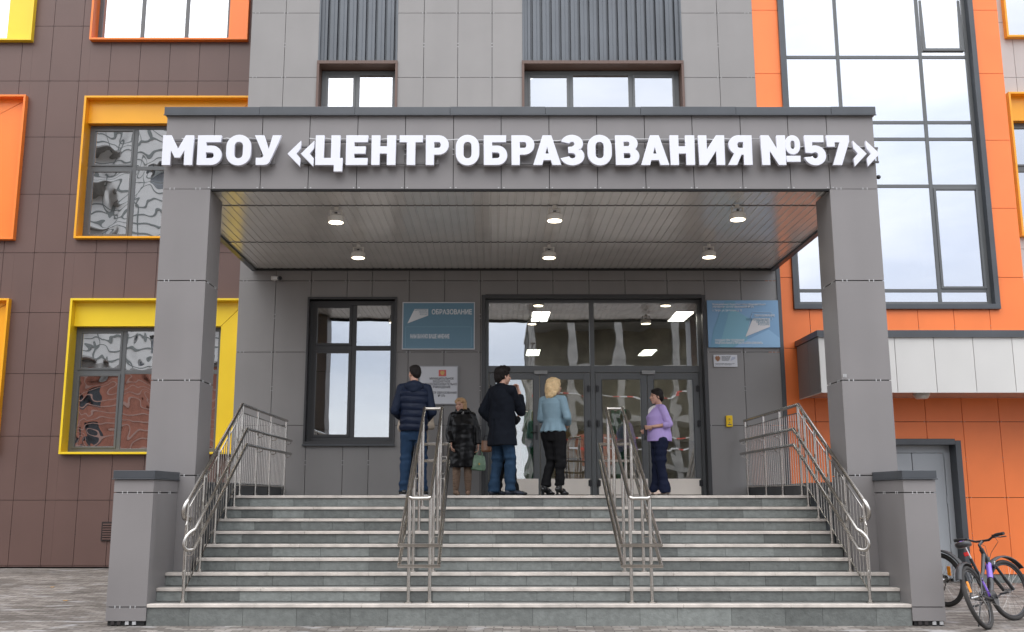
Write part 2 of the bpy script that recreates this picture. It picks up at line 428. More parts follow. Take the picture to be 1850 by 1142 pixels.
g.build('grey_wall', B)
mb = MB(); mb.box(gxr2-.07, gxr2, YW-.02, YW+.05, 0, zlow, anth); mb.build('corner_trim', B, bevel=.004)
# corrugated panels, brown reveals, windows of the strips
def corrugated(x0, x1, z0, z1, Y, name='corrugated_panel', p=.215):
    mb = MB(); rnd = random.Random(int(x0*10)); x = x0; prof = []
    while x < x1:
        prof += [(x, Y), (x+.055, Y), (x+.065, Y+.006), (x+.075, Y), (x+.12, Y), (x+.128, Y+.085), (x+.162, Y+.085), (x+.17, Y)]
        x += p*.82
    prof = [q for q in prof if q[0] <= x1]+[(x1, Y)]
    for z_a, z_b, dy in ((z0, z0+1.62, 0), (z0+1.62, z0+1.62+.9, .004), (z0+2.52, z1, .0)):
        vs = [(a, b+dy, z_a+.002) for a, b in prof]+[(a, b+dy, z_b) for a, b in prof]; k = len(prof)
        mb.add(vs, [(i, i+1, i+1+k, i+k) for i in range(k-1)], corr)
    for z in (z0+.42+1.3-.1, z0+.42+1.3+.8):
        x = x0+.09
        while x < x1-.02:
            mb.box(x-.009, x+.009, Y-.008, Y+.002, z-.009, z+.009, darkframe); x += p*.82
        mb.box(x0, x1, Y-.003, Y+.001, z-.03, z-.024, darkframe)
    return mb.build(name, B)
for k, s_ in enumerate((s1, s2)):
    x0, x1 = s_[0], s_[1]; zt = azz(110, YW); zi = azz(117, YW)
    corrugated(x0+.03, x1-.03, zt, TOP, YW+.05)
    m = MB()      # metal side flashings beside the corrugated sheet
    m.box(x0+.002, x0+.03, YW-.006, YW+.1, zt, TOP, anth if k == 9 else corr); m.box(x1-.03, x1-.002, YW-.006, YW+.1, zt, TOP, corr)
    m.build('side_flashing', B)
    m = MB(); t = .045; y0, y1 = YW-.03, YW+.34
    m.box(x0-.01, x1+.01, y0, y1, zt-t-.02, zt-.002, reveal); m.box(x0-.012, x0-.012+t, y0+.001, y1, 8.0, zt-t-.02, reveal); m.box(x1+.012-t, x1+.012, y0+.001, y1, 8.0, zt-t-.02, reveal)
    m.build('window_surround', B, bevel=.003)
    X0, X1 = x0+t-.01, x1-t+.01
    if k == 0:
        window(B, YW+.26, X0, X1, 8.02, zt-t-.04, [(ax(646, 160, YW+.26)-X0)/(X1-X0)], [], G_up, t=.075, sash=[(0, 0)])
    else:
        window(B, YW+.26, X0, X1, 8.02, zt-t-.04, [(ax(1032, 160, YW+.26)-X0)/(X1-X0), (ax(1139, 160, YW+.26)-X0)/(X1-X0)], [], G_up, t=.075, sash=[(0, 0), (2, 0)])
# entrance-level window beside the signs
x0, x1, z0, z1 = lw_
m = MB(); t = .05
m.box(x0-.03, x1+.03, YW-.035, YW+.14, z0-.05, z0, darkframe); m.box(x0-.03, x1+.03, YW-.03, YW+.14, z1, z1+.04, darkframe)
m.box(x0-.03, x0+.002, YW-.03, YW+.14, z0, z1, darkframe); m.box(x1-.002, x1+.03, YW-.03, YW+.14, z0, z1, darkframe)
m.box(x0-.04, x1+.04, YW-.07, YW+.0, z0-.075, z0-.05, anth)
m.build('window_surround', B, bevel=.003)
window(B, YW+.12, x0, x1, z0, z1, [(ax(638, 670, YW+.12)-x0)/(x1-x0)], [(azz(629, YW+.12)-z0)/(z1-z0)], G_low, fm=darkframe, t=.085, sash=[(0, 0), (0, 1)])
# ---- orange wall
OZ = [azz(v, YW) for v in (501, 762)]; OZ = sorted([azz(v, YW) for v in (18, 132.5, 253, 376, 501, 762, 899)]+[azz(629, YW), 11.6, 12.9, 14.2])
bw = (ax(1437, 540, YW), ax(1802, 545, YW), azz(555, YW), 13.4)
sd_c = ax(1661, 870, YW); sdw = ax(1738, 870, YW)-sd_c; sdoor = (sd_c-sdw, sd_c+sdw, 0.0, azz(796, YW))
o_ = MB()
clad(o_, gxr, bw[0], bw[2], TOP, YW+.012, [], OZ, [], orange, gm=gapbrown, clips=False, seed=1)
clad(o_, bw[1], oxr, bw[2], TOP, YW+.012, [], OZ, [], orange, gm=gapbrown, clips=False, seed=2)
clad(o_, bw[0], bw[1], bw[3], TOP, YW+.012, [], OZ, [], orange, gm=gapbrown, clips=False, seed=2)
xs = [ax(1659, 575, YW)+.633*k for k in range(-3, 5)]
clad(o_, gxr, oxr, .14, bw[2], YW+.012, xs, [z for z in OZ if z < bw[2]-.1], [sdoor], orange, gm=gapbrown, cm=clipm, seed=4, cz=.55)
o_.build('orange_wall', B)
m = MB(); m.box(gxl, -3.9, YW-.03, YW+.2, -.2, .5, anth)
m.box(gxr2, sdoor[0], YW+.03, YW+.3, -.2, .14, stone); m.box(sdoor[1], oxr, YW+.03, YW+.3, -.2, .14, stone); m.build('plinth', B)
# big stair window
x0, x1, z0, z1 = bw
m = MB(); t = .06
m.box(x0-.04, x0+.05, YW-.05, YW+.12, z0, z1, anth); m.box(x1-.06, x1+.03, YW-.05, YW+.12, z0, z1, anth); m.box(x0-.04, x1+.03, YW-.052, YW+.12, z0-.04, z0+.05, anth)
m.build('window_surround', B, bevel=.004)
X0, X1, Y = x0+.05, x1-.06, YW+.08; W_ = X1-X0
cx = [(ax(1517, 150, Y)-X0)/W_, (ax(1667, 150, Y)-X0)/W_]
rz = [(azz(v, Y)-z0-.05)/(z1-z0-.05) for v in (525, 336, 251, 221, 103)]
bwin = window(B, Y, X0, X1, z0+.05, z1, cx, rz, G_big, t=.062, d=.1, sash=[(2, 1)])
# top-hung sash standing ajar in the upper right cell
a, b = X0+W_*cx[1]+.05, X1-.08; c = azz(93, Y); e = c+1.7
m = MB(); q = .055
m.box(a, a+q, -.03, .03, 0, e-c, frame); m.box(b-q, b, -.03, .03, 0, e-c, frame); m.box(a+q, b-q, -.029, .029, 0, q, frame); m.box(a+q, b-q, -.029, .029, e-c-q, e-c, frame)
so = m.build('opening_sash', bwin, bevel=.004); so.location = (0, Y+.005, c); so.rotation_euler = (R(-2.5), 0, 0)
# service door
x0, x1, z0, z1 = sdoor
m = MB(); m.box(x0-.02, x0+.07, YW-.02, YW+.32, 0, z1, anth); m.box(x1-.07, x1+.03, YW-.02, YW+.32, 0, z1, anth); m.box(x0+.07, x1-.07, YW-.019, YW+.32, z1-.07, z1+.03, anth)
m.box(x0+.07, x1-.07, YW+.22, YW+.30, z1-.2, z1-.07, doorgrey); m.box(x1-.17, x1-.07, YW+.22, YW+.30, 0, z1-.2, doorgrey); m.box(x0+.07, x0+.17, YW+.22, YW+.30, 0, z1-.2, doorgrey)
m.build('door_surround', B, bevel=.004)
for s_ in (-1, 1):
    a, b = (sd_c+.006, x1-.175) if s_ > 0 else (x0+.175, sd_c-.006)
    dl = MB().box(a, b, YW+.235, YW+.285, .05, z1-.205, doorgrey).build('service_door', B, bevel=.004)
    mm = MB()
    for zz in (.5, 1.3, 2.1):
        xx = b if s_ > 0 else a
        mm.tube([(xx, YW+.225, zz), (xx, YW+.225, zz+.12)], .011, doorgrey)
    mm.build('hinge', dl, smooth=40)
    if s_ > 0: mm = MB(); mm.tube([(a+.05, YW+.2, 1.08), (a+.17, YW+.2, 1.08)], .01, blackp).box(a+.03, a+.07, YW+.2, YW+.236, .98, 1.16, blackp); mm.build('handle', dl)
# ---- brown wing and pale wing, set back
BP = .655; bx0 = ax(411.6, 147, YB); BZ = [azz(351, YB)+1.295*k for k in range(-6, 6)]
bxs = [bx0-BP*k for k in range(-6, 60)]
def rect(u0, u1, v0, v1, um=None): # u measured at mid height
    vm = (v0+v1)/2
    return (ax(u0, vm, YB), ax(u1, vm, YB), azz(v1, YB), azz(v0, YB))
wins = [ # rect, colour, band left/right/top, mullions, row split v, seed
    dict(r=rect(147, 452, 177, 433), c=yelo, bl=0, br=.50, bt=.52, sp=304, n=3, z=0),
    dict(r=rect(121, 441, 541, 821), c=yel, bl=0, br=.50, bt=.52, sp=672, n=3, z=0),
    dict(r=(ax(40, 305, YB)-4.4, ax(40, 305, YB), azz(435, YB), azz(175, YB)), c=orm, bl=.0, br=.95, bt=.55, sp=304, n=3, z=0),
    dict(r=(ax(9, 680, YB)-4.4, ax(9, 680, YB), azz(821, YB), azz(541, YB)), c=yelo, bl=.0, br=.95, bt=.55, sp=672, n=3, z=0),
    dict(r=(ax(64, 38, YB)-4.0, ax(64, 38, YB), azz(77, YB), azz(77, YB)+2.85), c=yel, bl=0, br=.58, bt=.3, sp=None, n=3, z=.3),
    dict(r=(ax(168, 38, YB), ax(451, 38, YB), azz(76, YB), azz(76, YB)+2.85), c=orm, bl=0, br=.42, bt=.3, sp=None, n=3, z=.3),
]
wr = [
    dict(r=(ax(1811, 35, YB), ax(1811, 35, YB)+4.2, azz(71, YB), azz(71, YB)+2.85), c=yelo, bl=0, br=.4, bt=.3, sp=None, n=3, z=.3),
    dict(r=(ax(1824, 250, YB), ax(1824, 250, YB)+4.2, azz(429, YB), azz(170, YB)), c=yelo, bl=0, br=.4, bt=.55, sp=304, n=3, z=0),
]
bm_ = MB()
clad(bm_, -38, gxl+.3, .03, TOP, YB, bxs, BZ, [q['r'] for q in wins], brown, gm=gapbrown, cm=clipd, seed=9, tv=.03, cz=.8)
bm_.build('brown_wall', B)
pm = MB()
clad(pm, oxr-.3, 38, .03, TOP, YB, [ax(1834, 120, YB)+.655*k for k in range(0, 40)], [azz(140, YB)+1.295*k for k in range(-6, 5)], [q['r'] for q in wr], beige, gm=gapbrown, cm=clipd, clips=False, seed=11)
pm.build('pale_wall', B)
def boxed_window(q, gm):
    x0, x1, z0, z1 = q['r']; c = q['c']; m = MB(); l = .045; y0, y1, yb, yw = YB-.13, YB+.26, YB+.05, YB+.2
    m.box(x0, x0+l, y0, y1, z0, z1, c); m.box(x1-l, x1, y0, y1, z0, z1, c)
    m.box(x0+l, x1-l, y0+.001, y1, z0, z0+l, c); m.box(x0+l, x1-l, y0+.001, y1, z1-l, z1, c)
    s_ = m.build('window_surround', B, bevel=.004)
    bt, br = q['bt'], q['br']
    m = MB(); a, b, cc, d = x0+l, x1-l, z0+l, z1-l
    # mitred flat bands at the top and right
    g_ = .006
    m.prism([(a, d-bt), (b-br-g_, d-bt), (b-g_*1.4, d), (a, d)], yb, yb+.03, c)
    m.prism([(b-br, cc), (b, cc), (b, d-g_*1.4), (b-br, d-bt-g_)], yb, yb+.03, c)
    m.box(a, b-br, yb+.03, y1-.01, d-bt, d-bt+.02, c); m.box(b-br, b-br+.02, yb+.03, y1-.01, cc, d-bt, c)
    m.box(a+.002, b-.002, yb+.032, yb+.04, d-bt+.022, d-.002, dark)
    m.build('surround_band', s_, bevel=.002)
    zs = [] if q['sp'] is None else [(azz(q['sp'], yw)-cc)/(d-bt-cc)]
    n = q['n']; cols = [k/n for k in range(1, n)]
    window(B, yw, a, b-br, cc, d-bt, cols, zs, gm, t=.085, sash=[(0, 0), (0, 1)] if zs else [])
for q in wins: boxed_window(q, G_wob if q['sp'] else G_up)
for q in wr: boxed_window(q, G_up)
# vent grille low on the brown wall
vx, vz = ax(199, 960, YB), azz(960, YB)
m = MB(); m.box(vx-.17, vx+.17, YB-.03, YB, vz-.19, vz+.19, gapbrown)
for k in range(7): m.box(vx-.14, vx+.14, YB-.045, YB-.031, vz-.16+k*.048, vz-.135+k*.048, brown)
m.build('vent_grille', B)
# ---- shell behind the facade: side walls, floors, roof, back wall
m = MB()
m.box(-38, 38, 27.5, 27.8, 0, TOP, intdark); m.box(-38, 38, YB+.3, 27.5, TOP-.3, TOP, intdark); m.box(gxl+.3, oxr-.3, YW+.31, YB+.3, TOP-.3, TOP, intdark)
m.box(gxl, gxl+.28, YW+.31, YB+.25, 0, TOP, brown); m.box(oxr-.28, oxr, YW+.31, YB+.25, 0, TOP, orange)
for z in (4.75, 7.7, 11.3):
    m.box(-37.9, gxl, YB+.32, 27.4, z-.15, z+.1, intdark); m.box(oxr, 37.9, YB+.32, 27.4, z-.15, z+.1, intdark)
    m.box(gxl+.3, oxr-.3, YW+.32, 27.4, z+.12, z+.4, intdark)
for x in (gxl+.1, -11, -18, oxr-.1, 16): m.box(x-.1, x+.1, YB+.33, 27.3, 0, TOP-.4, intdark)
m.box(-38.3, -38, YB, 27.8, 0, TOP, brown); m.box(38, 38.3, YB, 27.8, 0, TOP, beige)
m.build('rear_shell', B)
# lobby
m = MB(); m.box(-1.2, 4.6, YW+.3, 23.5, LZ-.35, LZ-.004, mat('lobby_floor', (.30, .28, .25), .25, var=.1)); m.box(-1.2, 4.6, YW+.3, 23.5, 4.62, 4.7, plaster)
m.box(-1.3, -1.2, YW+.3, 23.5, LZ, 4.7, plaster); m.box(4.6, 4.7, YW+.3, 23.5, LZ, 4.7, plaster); m.box(-1.2, 4.6, 23.4, 23.5, LZ, 4.7, plaster)
m.box(-4.3, -1.35, 21.0, 21.1, LZ, 4.7, intdark)
m.build('lobby_room', B)
# ---- entrance: surround, transom, four glazed leaves
x0, x1, z0, z1 = ent; z0 = LZ
Y = YW+.16
m = MB(); t = .055
m.box(x0-.01, x0+t, YW-.02, YW+.26, LZ, z1, darkframe); m.box(x1-t, x1+.01, YW-.02, YW+.26, LZ, z1, darkframe); m.box(x0+t, x1-t, YW-.019, YW+.26, z1-t, z1+.01, darkframe)
m.build('entrance_surround', B, bevel=.004)
X0, X1 = x0+t, x1-t
ef = MB(); f = .06; zt0, zt1 = azz(672, Y), azz(663, Y); xm = ax(1071, 700, Y)
ef.box(X0, X0+f, Y, Y+.08, LZ, z1-t, frame); ef.box(X1-f, X1, Y, Y+.08, LZ, z1-t, frame); ef.box(xm-.04, xm+.04, Y-.004, Y+.084, LZ, z1-t, frame)
for a, b in ((X0+f, xm-.04), (xm+.04, X1-f)):
    ef.box(a, b, Y+.001, Y+.079, z1-t-.05, z1-t, frame); ef.box(a, b, Y+.001, Y+.079, zt0-.01, zt1+.02, frame)
ef = ef.build('entrance_frame', B, bevel=.004)
for a, b in ((X0+f, xm-.04), (xm+.04, X1-f)): MB().box(a, b, Y+.04, Y+.048, zt1+.02, z1-t-.05, G_low).build('pane', ef)
kick = mat('kick_plate', (.86, .78, .69), .4, var=.06)
for a, b in ((X0+f, xm-.04), (xm+.04, X1-f)):
    mid = (a+b)/2
    for s_, (p, q) in enumerate(((a+.006, mid-.004), (mid+.004, b-.006))):
        t = .115; za, zb = LZ+.012, zt0-.018; kz = azz(865, Y)
        m = MB(); yy = Y-.006
        m.box(p, p+t, yy, yy+.07, za, zb, frame); m.box(q-t, q, yy, yy+.07, za, zb, frame)
        m.box(p+t, q-t, yy+.001, yy+.069, zb-t, zb, frame); m.box(p+t, q-t, yy+.001, yy+.069, za, za+.03, frame)
        m.box(p+t-.015, p+t, yy-.004, yy+.01, kz+.02, zb-t, darkframe); m.box(q-t, q-t+.015, yy-.004, yy+.01, kz+.02, zb-t, darkframe)
        dl = m.build('door', B, bevel=.004)
        MB().box(p+t, q-t, yy+.03, yy+.038, kz, zb-t, G_door).build('pane', dl)
        MB().box(p+.03, q-.03, yy-.012, yy-.001, za+.005, kz, kick).build('kick_plate', dl, bevel=.002)
        hx = p+.03 if s_ == 0 else q-.03
        for hz in (za+.2, za+1.22, zb-.28):
            h = MB(); h.box(hx-.03, hx+.03, yy-.018, yy-.001, hz-.05, hz+.05, blackp); h.tube([(hx, yy-.024, hz-.06), (hx, yy-.024, hz+.06)], .012, blackp); h.build('hinge', dl, smooth=40)
        hx = q-.055 if s_ == 0 else p+.055
        h = MB(); h.box(hx-.02, hx+.02, yy-.014, yy-.001, LZ+.95, LZ+1.2, blackp)
        d_ = -1 if s_ == 0 else 1
        h.tube([(hx, yy-.01, LZ+1.08), (hx, yy-.055, LZ+1.08), (hx+d_*.0, yy-.055, LZ+1.08), (hx+d_*.0+.001, yy-.055, LZ+1.08)], .01, blackp)
        h.tube([(hx, yy-.055, LZ+1.08), (hx+d_*.1, yy-.055, LZ+1.08)], .01, blackp); h.build('handle', dl, smooth=40)
        if s_ == 0:
            MB().box(q-.09, q+.14, yy-.05, yy-.002, zb-.03, zb+.035, mat('closer%d' % int(p*10), (.3, .3, .3), .4)).build('door_closer', dl, bevel=.006)
place(B, (0, YW, 0))
# ---------------------------------------------------------------- portico
P = thing('entrance_portico', 'grey panelled portico with two square columns over the entrance steps', 'portico', (0, YF, 0))
PX0, PX1 = -4.30, 4.975; ZS, ZT = 5.35, 6.355
fx = [ax(u, 330, YF) for u in (382.4, 470, 556.5, 644, 731, 818.7, 905.5, 992.8, 1079.9, 1167, 1254, 1342, 1428.8, 1499.5)]
f = MB(); clad(f, PX0, PX1, ZS, ZT, YF, fx, [], [], greyp, seed=12, tv=.02, back=.12)
for x in fx:
    for s_ in (-.035, .035): f.box(x+s_-.009, x+s_+.009, YF-.004, YF+.002, ZS+.008, ZS+.022, clipm)
f.box(PX0, PX0+.03, YF+.03, YW-.01, ZS+.06, ZT, greyp); f.box(PX1-.03, PX1, YF+.03, YW-.01, ZS+.06, ZT, greyp)
f.build('fascia', P)
m = MB()      # sheet-metal coping in lengths
xx = PX0-.03; rnd = random.Random(2); k = 0
while xx < PX1+.03:
    x2 = min(xx+1.25, PX1+.03); m.box(xx+.001, x2-.001, YF-.05-.002*(k % 2), YF+.35, ZT-.005, ZT+.10+.003*(k % 2), anth); xx = x2; k += 1
m.box(PX0-.03, PX0+.3, YF+.35, YW-.02, ZT, ZT+.10, anth); m.box(PX1-.3, PX1+.03, YF+.35, YW-.02, ZT, ZT+.10, anth)
m.box(PX0-.035, PX1+.035, YF-.058, YF-.045, ZT-.02, ZT-.008, anth)
m.build('coping', P, bevel=.004)
MB().box(PX0+.031, PX1-.031, YF+.36, YW-.03, ZT-.05, ZT, plaster).build('roof_deck', P)
# ribbed metal soffit, three lapped sheets
for k, (ya, yb) in enumerate(((YF+.05, 13.22), (13.20, 15.22), (15.20, YW-.02))):
    m = MB(); x = PX0+.10; prof = []; pz = ZS+.02-.008*k*0
    while x < PX1-.1: prof += [(x, pz), (x+.086, pz), (x+.092, pz+.009), (x+.108, pz+.009), (x+.115, pz)]; x += .1155
    n = len(prof); zz = .0
    vs = [(a, ya, b+.010*(0)) for a, b in prof]+[(a, yb, b+.012) for a, b in prof]
    m.add(vs, [(i+1, i, i+n, i+1+n) for i in range(n-1)], soff)
    vs = [(a, ya, b) for a, b in prof]+[(a, ya, pz+.03) for a, b in prof]
    m.add(vs, [(i, i+1, i+1+n, i+n) for i in range(n-1)], darkframe)
    m.build('soffit_sheet', P)
m = MB(); m.box(PX0+.62, PX1-.62, YF+.004, YF+.06, ZS-.022, ZS+.035, dark)
m.box(PX0+.02, PX0+.10, YF+.6, YW-.03, ZS-.01, ZS+.06, anth); m.box(PX1-.10, PX1-.02, YF+.6, YW-.03, ZS-.01, ZS+.06, anth)
m.box(PX0+.1, PX1-.1, YW-.06, YW-.02, ZS+.0, ZS+.06, dark)
m.build('edge_trim', P)
CZ = [azz(v, YF) for v in (507, 687, 859)]
for a, b in ((PX0, PX0+.615), (PX1-.62, PX1)):
    c = MB(); y2 = YF+.57; th = .02
    c.box(a+.02, b-.02, YF+.02, y2-.02, 0, ZS-.01, dark)
    zz = [0.0]+CZ[::-1]+[ZS]
    for j in range(4):
        p, q = zz[j]+.006, zz[j+1]-.006
        c.box(a, b, YF, YF+th, p, q, greyp, 1+.02*math.sin(j*3+a)); c.box(a, b, y2-th, y2, p, q, greyp)
        c.box(a+.001, a+th, YF+th, y2-th, p, q, greyp); c.box(b-th, b-.001, YF+th, y2-th, p, q, greyp)
    for z in CZ+[ZS]:
        for s_ in (.09, .145, b-a-.19, b-a-.135):
            c.box(a+s_-.006, a+s_+.006, YF-.004, YF+.002, z-.015, z+.015, clipm)
            yq = YF+.12 if s_ < .2 else YF+.42
        for yq in (.10, .15, .42, .47):
            if z < ZS-.1:
                c.box(b-.002, b+.003, YF+yq-.007, YF+yq+.007, z-.016, z+.016, clipm); c.box(a-.003, a+.002, YF+yq-.007, YF+yq+.007, z-.016, z+.016, clipm)
    c.build('column', P, bevel=.002)
place(P, (0, YF, 0))
sq = MB(); x, z = at(1526, 679, YF); sq.box(x-.022, x+.022, YF-.006, YF-.001, z-.02, z+.02, clipm)
for k in (-1, 1): sq.box(x-.016, x+.016, YF-.0075, YF-.006, z+k*.009-.004, z+k*.009+.004, mat('plate_mark%d' % (k+1), (.3, .3, .3)))
tag(sq.build('marker_plate'), 'tiny square white plate fixed to the right column', 'plate')
# ---------------------------------------------------------------- steps
S = thing('entrance_steps', 'wide flight of nine grey slate steps with pale nosings below the doors', 'steps', (.4, YP, 0))
rnd = random.Random(21)
for i in range(9):
    z = LZ-RI*i; y = YL-TR*i; zb = z-RI if i < 8 else 0.0
    xa, xb = (-3.62, 4.34) if i < 6 else (-3.885, 4.665)
    m = MB(); x = xa; first = True
    zlo = zb+.004 if i < 8 else 0.0
    while x < xb-.01:
        wd = rnd.choice((.60, .60, .60, .60, .42)) if not first else rnd.uniform(.2, .62)
        x2 = min(x+wd, xb)
        if xb-x2 < .12: x2 = xb
        m.box(x+.0015, x2-.0015, y+.0+rnd.uniform(0, .003), y+.03, zlo, z-.038, stone, rnd.uniform(.68, 1.32)); x = x2; first = False
    m.box(xa, xb, y+.02, y+.028, zlo, z-.039, dark)
    y2 = y+TR+.02 if i else YW+.1
    m.box(xa, xb, y+.028, y2 if i else YW+.1, max(0, zb-.3), z-.036, intdark)
    st = m.build('step' if i else 'landing', S)
    m = MB(); x = xa
    while x < xb-.01:
        x2 = min(x+1.2, xb); x2 = xb if xb-x2 < .3 else x2
        m.box(x+.001, x2-.001, y-.018, y+.085, z-.036, z, nosing); x = x2
    m.build('nosing', st, bevel=.004)
    MB().box(xa, xb, y+.085, y+TR+.015 if i else YW+.1, z-.034, z-.002, tread).build('tread', st)
for a, b in ((-3.86, -3.62), (4.34, 4.62)):
    m = MB(); m.box(a, b, YF+.6, YW-.02, 0, LZ+.17, anth); m.build('side_kerb', S, bevel=.005)
place(S, (.4, YP, 0))
# ---------------------------------------------------------------- pedestals
for a, b, side, lab in ((-4.335, -3.885, -1, 'left'), (4.665, 5.035, 1, 'right')):
    PD = thing('pedestal', {'left': 'tall grey panelled pedestal beside the lowest step, next to the brown wall side', 'right': 'tall grey panelled pedestal at the foot of the steps nearest the bicycles'}[lab], 'pedestal', ((a+b)/2, YP, 0), 'pedestals flanking the steps')
    zt = azz(866, YP); rows = [.05, azz(1097, YP), azz(890, YP), zt]
    c = MB(); y2 = YF-.005; th = .02
    c.box(a+.02, b-.02, YP+.02, y2-.02, 0.004, zt, dark)
    for j in range(3):
        p, q = rows[j]+.005, rows[j+1]-.005
        c.box(a, b, YP, YP+th, p, q, greyp, 1+.015*j); c.box(a, b, y2-th, y2, p, q, greyp)
        c.box(a+.001, a+th, YP+th, y2-th, p, q, greyp); c.box(b-th, b-.001, YP+th, y2-th, p, q, greyp)
    for j, z in enumerate(rows[1:3]):
        for s_ in ((.10, .155, .27, .325) if (b-a) > .4 else (.10, .15, .24, .30)):
            if side > 0 and j == 0: continue
            c.box(a+s_-.005, a+s_+.005, YP-.004, YP+.002, z-.015, z+.015, clipm)
        for yq in (.18, .23, .55, .60):
            if j: c.box((b-.002) if side < 0 else (a-.003), (b+.003) if side < 0 else (a+.002), YP+yq-.007, YP+yq+.007, z-.016, z+.016, clipm)
    for s_ in (.06, .13, .22, .3): c.box(a+s_, a+s_+.04, YP+.005, YP+.03, .012, .05, clipd if s_ < .2 else clipm)
    c.build('pedestal_body', PD, bevel=.002)
    c = MB(); c.box(a-.012, b+.012, YP-.02, y2, zt+.012, zt+.10, anth); c.box(a-.022, b+.022, YP-.03, y2, zt-.002, zt+.010, anth)
    c.build('coping', PD, bevel=.003)
    place(PD, ((a+b)/2, YP, 0))
# ---------------------------------------------------------------- handrails
def stepz(y):
    i = math.ceil((YL-y)/TR-1e-6); i = max(0, min(8, i)); return LZ-RI*i
SL = RI/TR
def arc(c, r, a0, a1, n, ax1, ax2):
    c = Vector(c); return [c+Vector(ax1)*r*math.cos(a0+(a1-a0)*k/n)+Vector(ax2)*r*math.sin(a0+(a1-a0)*k/n) for k in range(n+1)]
def side_rail(xp, inw, lab):
    H_ = thing('handrail', lab, 'handrail', (xp, YP+.2, 0), 'stainless handrails of the steps')
    yb, yt, ye = YP+.16, YL+.07, YW-.18
    zt = azz(731, yt); sl = (zt-1.375)/(yt-yb)
    top = lambda y: zt if y >= yt else zt-sl*(yt-y)
    xl = xp+inw*.085
    m = MB()     # top rail with the turned-down end
    pts = [(xp, ye, zt), (xp, yt, zt)]+[(xp, y, top(y)) for y in (yb+1.2, yb)]
    d = Vector((-inw*.35, -.93, -sl*.93)).normalized(); e = Vector((0, -sl, 1)).normalized()*-1
    c0 = Vector((xp, yb, top(yb)))+e*.12
    pts += arc(c0, .12, -math.pi/2, math.pi/2, 10, d, -e*-1)[1:]
    pts[4:] = arc(c0, .12, math.pi/2, -math.pi/2, 10, d, -e)[1:]
    pts.append(Vector((xp, yb+.1, top(yb)-.24)))
    m.tube(pts, .024, steel, 12); m.build('top_rail', H_, smooth=50)
    m = MB()     # pair of lower rails joined in a U
    za, zb2 = azz(775, yt), azz(803.5, yt); da, db = zt-za, zt-zb2
    hh = (db-da)/2; yy = yb+.02
    A = [(xl, ye+.0, za), (xl, yt, za), (xl, yy, top(yy)-da)]
    mid = Vector((xl, yy, top(yy)-(da+db)/2))
    d = Vector((-inw*.85, -.75, -sl*.75)).normalized(); up = Vector((0, 0, 1))
    cur = [mid+d*.13*math.sin(t)+up*hh*math.cos(t) for t in [math.pi*k/10 for k in range(1, 10)]]
    Bp = [(xl, yy, top(yy)-db), (xl, yt, zb2), (xl, ye, zb2)]
    m.tube(A+cur+Bp, .022, steel, 12); m.build('lower_rail', H_, smooth=50)
    # posts
    ys = [yb+.0, yb+TR*2.05, yb+TR*4.0, yb+TR*5.1, yb+TR*6.1, yb+TR*7.1, yt+.02, yt+.85, yt+1.65, yt+2.45, ye-.1]
    ys = [yb, yb+TR*2, yb+TR*4, yb+TR*5.6, yb+TR*7, yt+.03, yt+.95, yt+1.85, ye-.05]
    for y in ys:
        m = MB(); z0 = stepz(y); m.tube([(xp, y, z0), (xp, y, top(y))], .019, steel, 10)
        m.tube([(xp, y, z0+.001), (xp, y, z0+.010)], .045, steel, 14)
        m.tube([(xp, y, z0+.012), (xp, y, z0+.03)], .026, steel, 12)
        for dz in (da, db):
            zz = top(y)-dz; m.tube([(xp, y, zz-.05), (xp+inw*.04, y, zz-.062), (xl, y, zz-.045), (xl, y, zz-.018)], .007, steel, 6)
        m.build('post', H_, smooth=50)
    # infill of thin balusters between posts
    m = MB(); hi, lo = .115, 1.02
    def bot(y): return top(y)-1.02 if y < yt else LZ+.14
    for j in range(len(ys)-1):
        a, b = ys[j]+.03, ys[j+1]-.03
        A_, B_ = (xp, a, top(a)-hi), (xp, b, top(b)-hi)
        m.tube([(xp, ys[j], bot(a)), (xp, a, bot(a)), (xp, b, bot(b)), (xp, ys[j+1], bot(b))], .009, steel, 6)
        m.tube([(xp, a, bot(a)), (xp, a, top(a)-hi-.03), (xp, a+.03, top(a+.03)-hi), (xp, b, top(b)-hi)], .009, steel, 6)
        m.tube([(xp, ys[j], top(a)-hi-.10), (xp, a, top(a)-hi-.10)], .007, steel, 5)
        n = max(2, int((b-a)/.098))
        for k in range(1, n+1):
            y = a+(b-a)*k/n; m.tube([(xp, y, bot(y)), (xp, y, top(y)-hi)], .0055, steel, 5)
    m.build('baluster_panel', H_, smooth=50)
    m = MB(); y = yb-.05; m.tube([(xp, y, .50), (xp, y, top(yb)-.3)], .009, steel, 6); m.tube([(xp, y, .5), (xp, yb, .62)], .009, steel, 6)
    m.tube([(xp, y-.0, top(yb)-.28), (xp, yb+.05, top(yb)-.18)], .01, steel, 6); m.build('end_bar', H_, smooth=50)
    place(H_, (xp, YP+.2, 0))
side_rail(-3.53, 1, 'steel handrail with balusters beside the left column, turning along the landing')
side_rail(4.26, -1, 'steel handrail with balusters in front of the orange wall, turning along the landing')
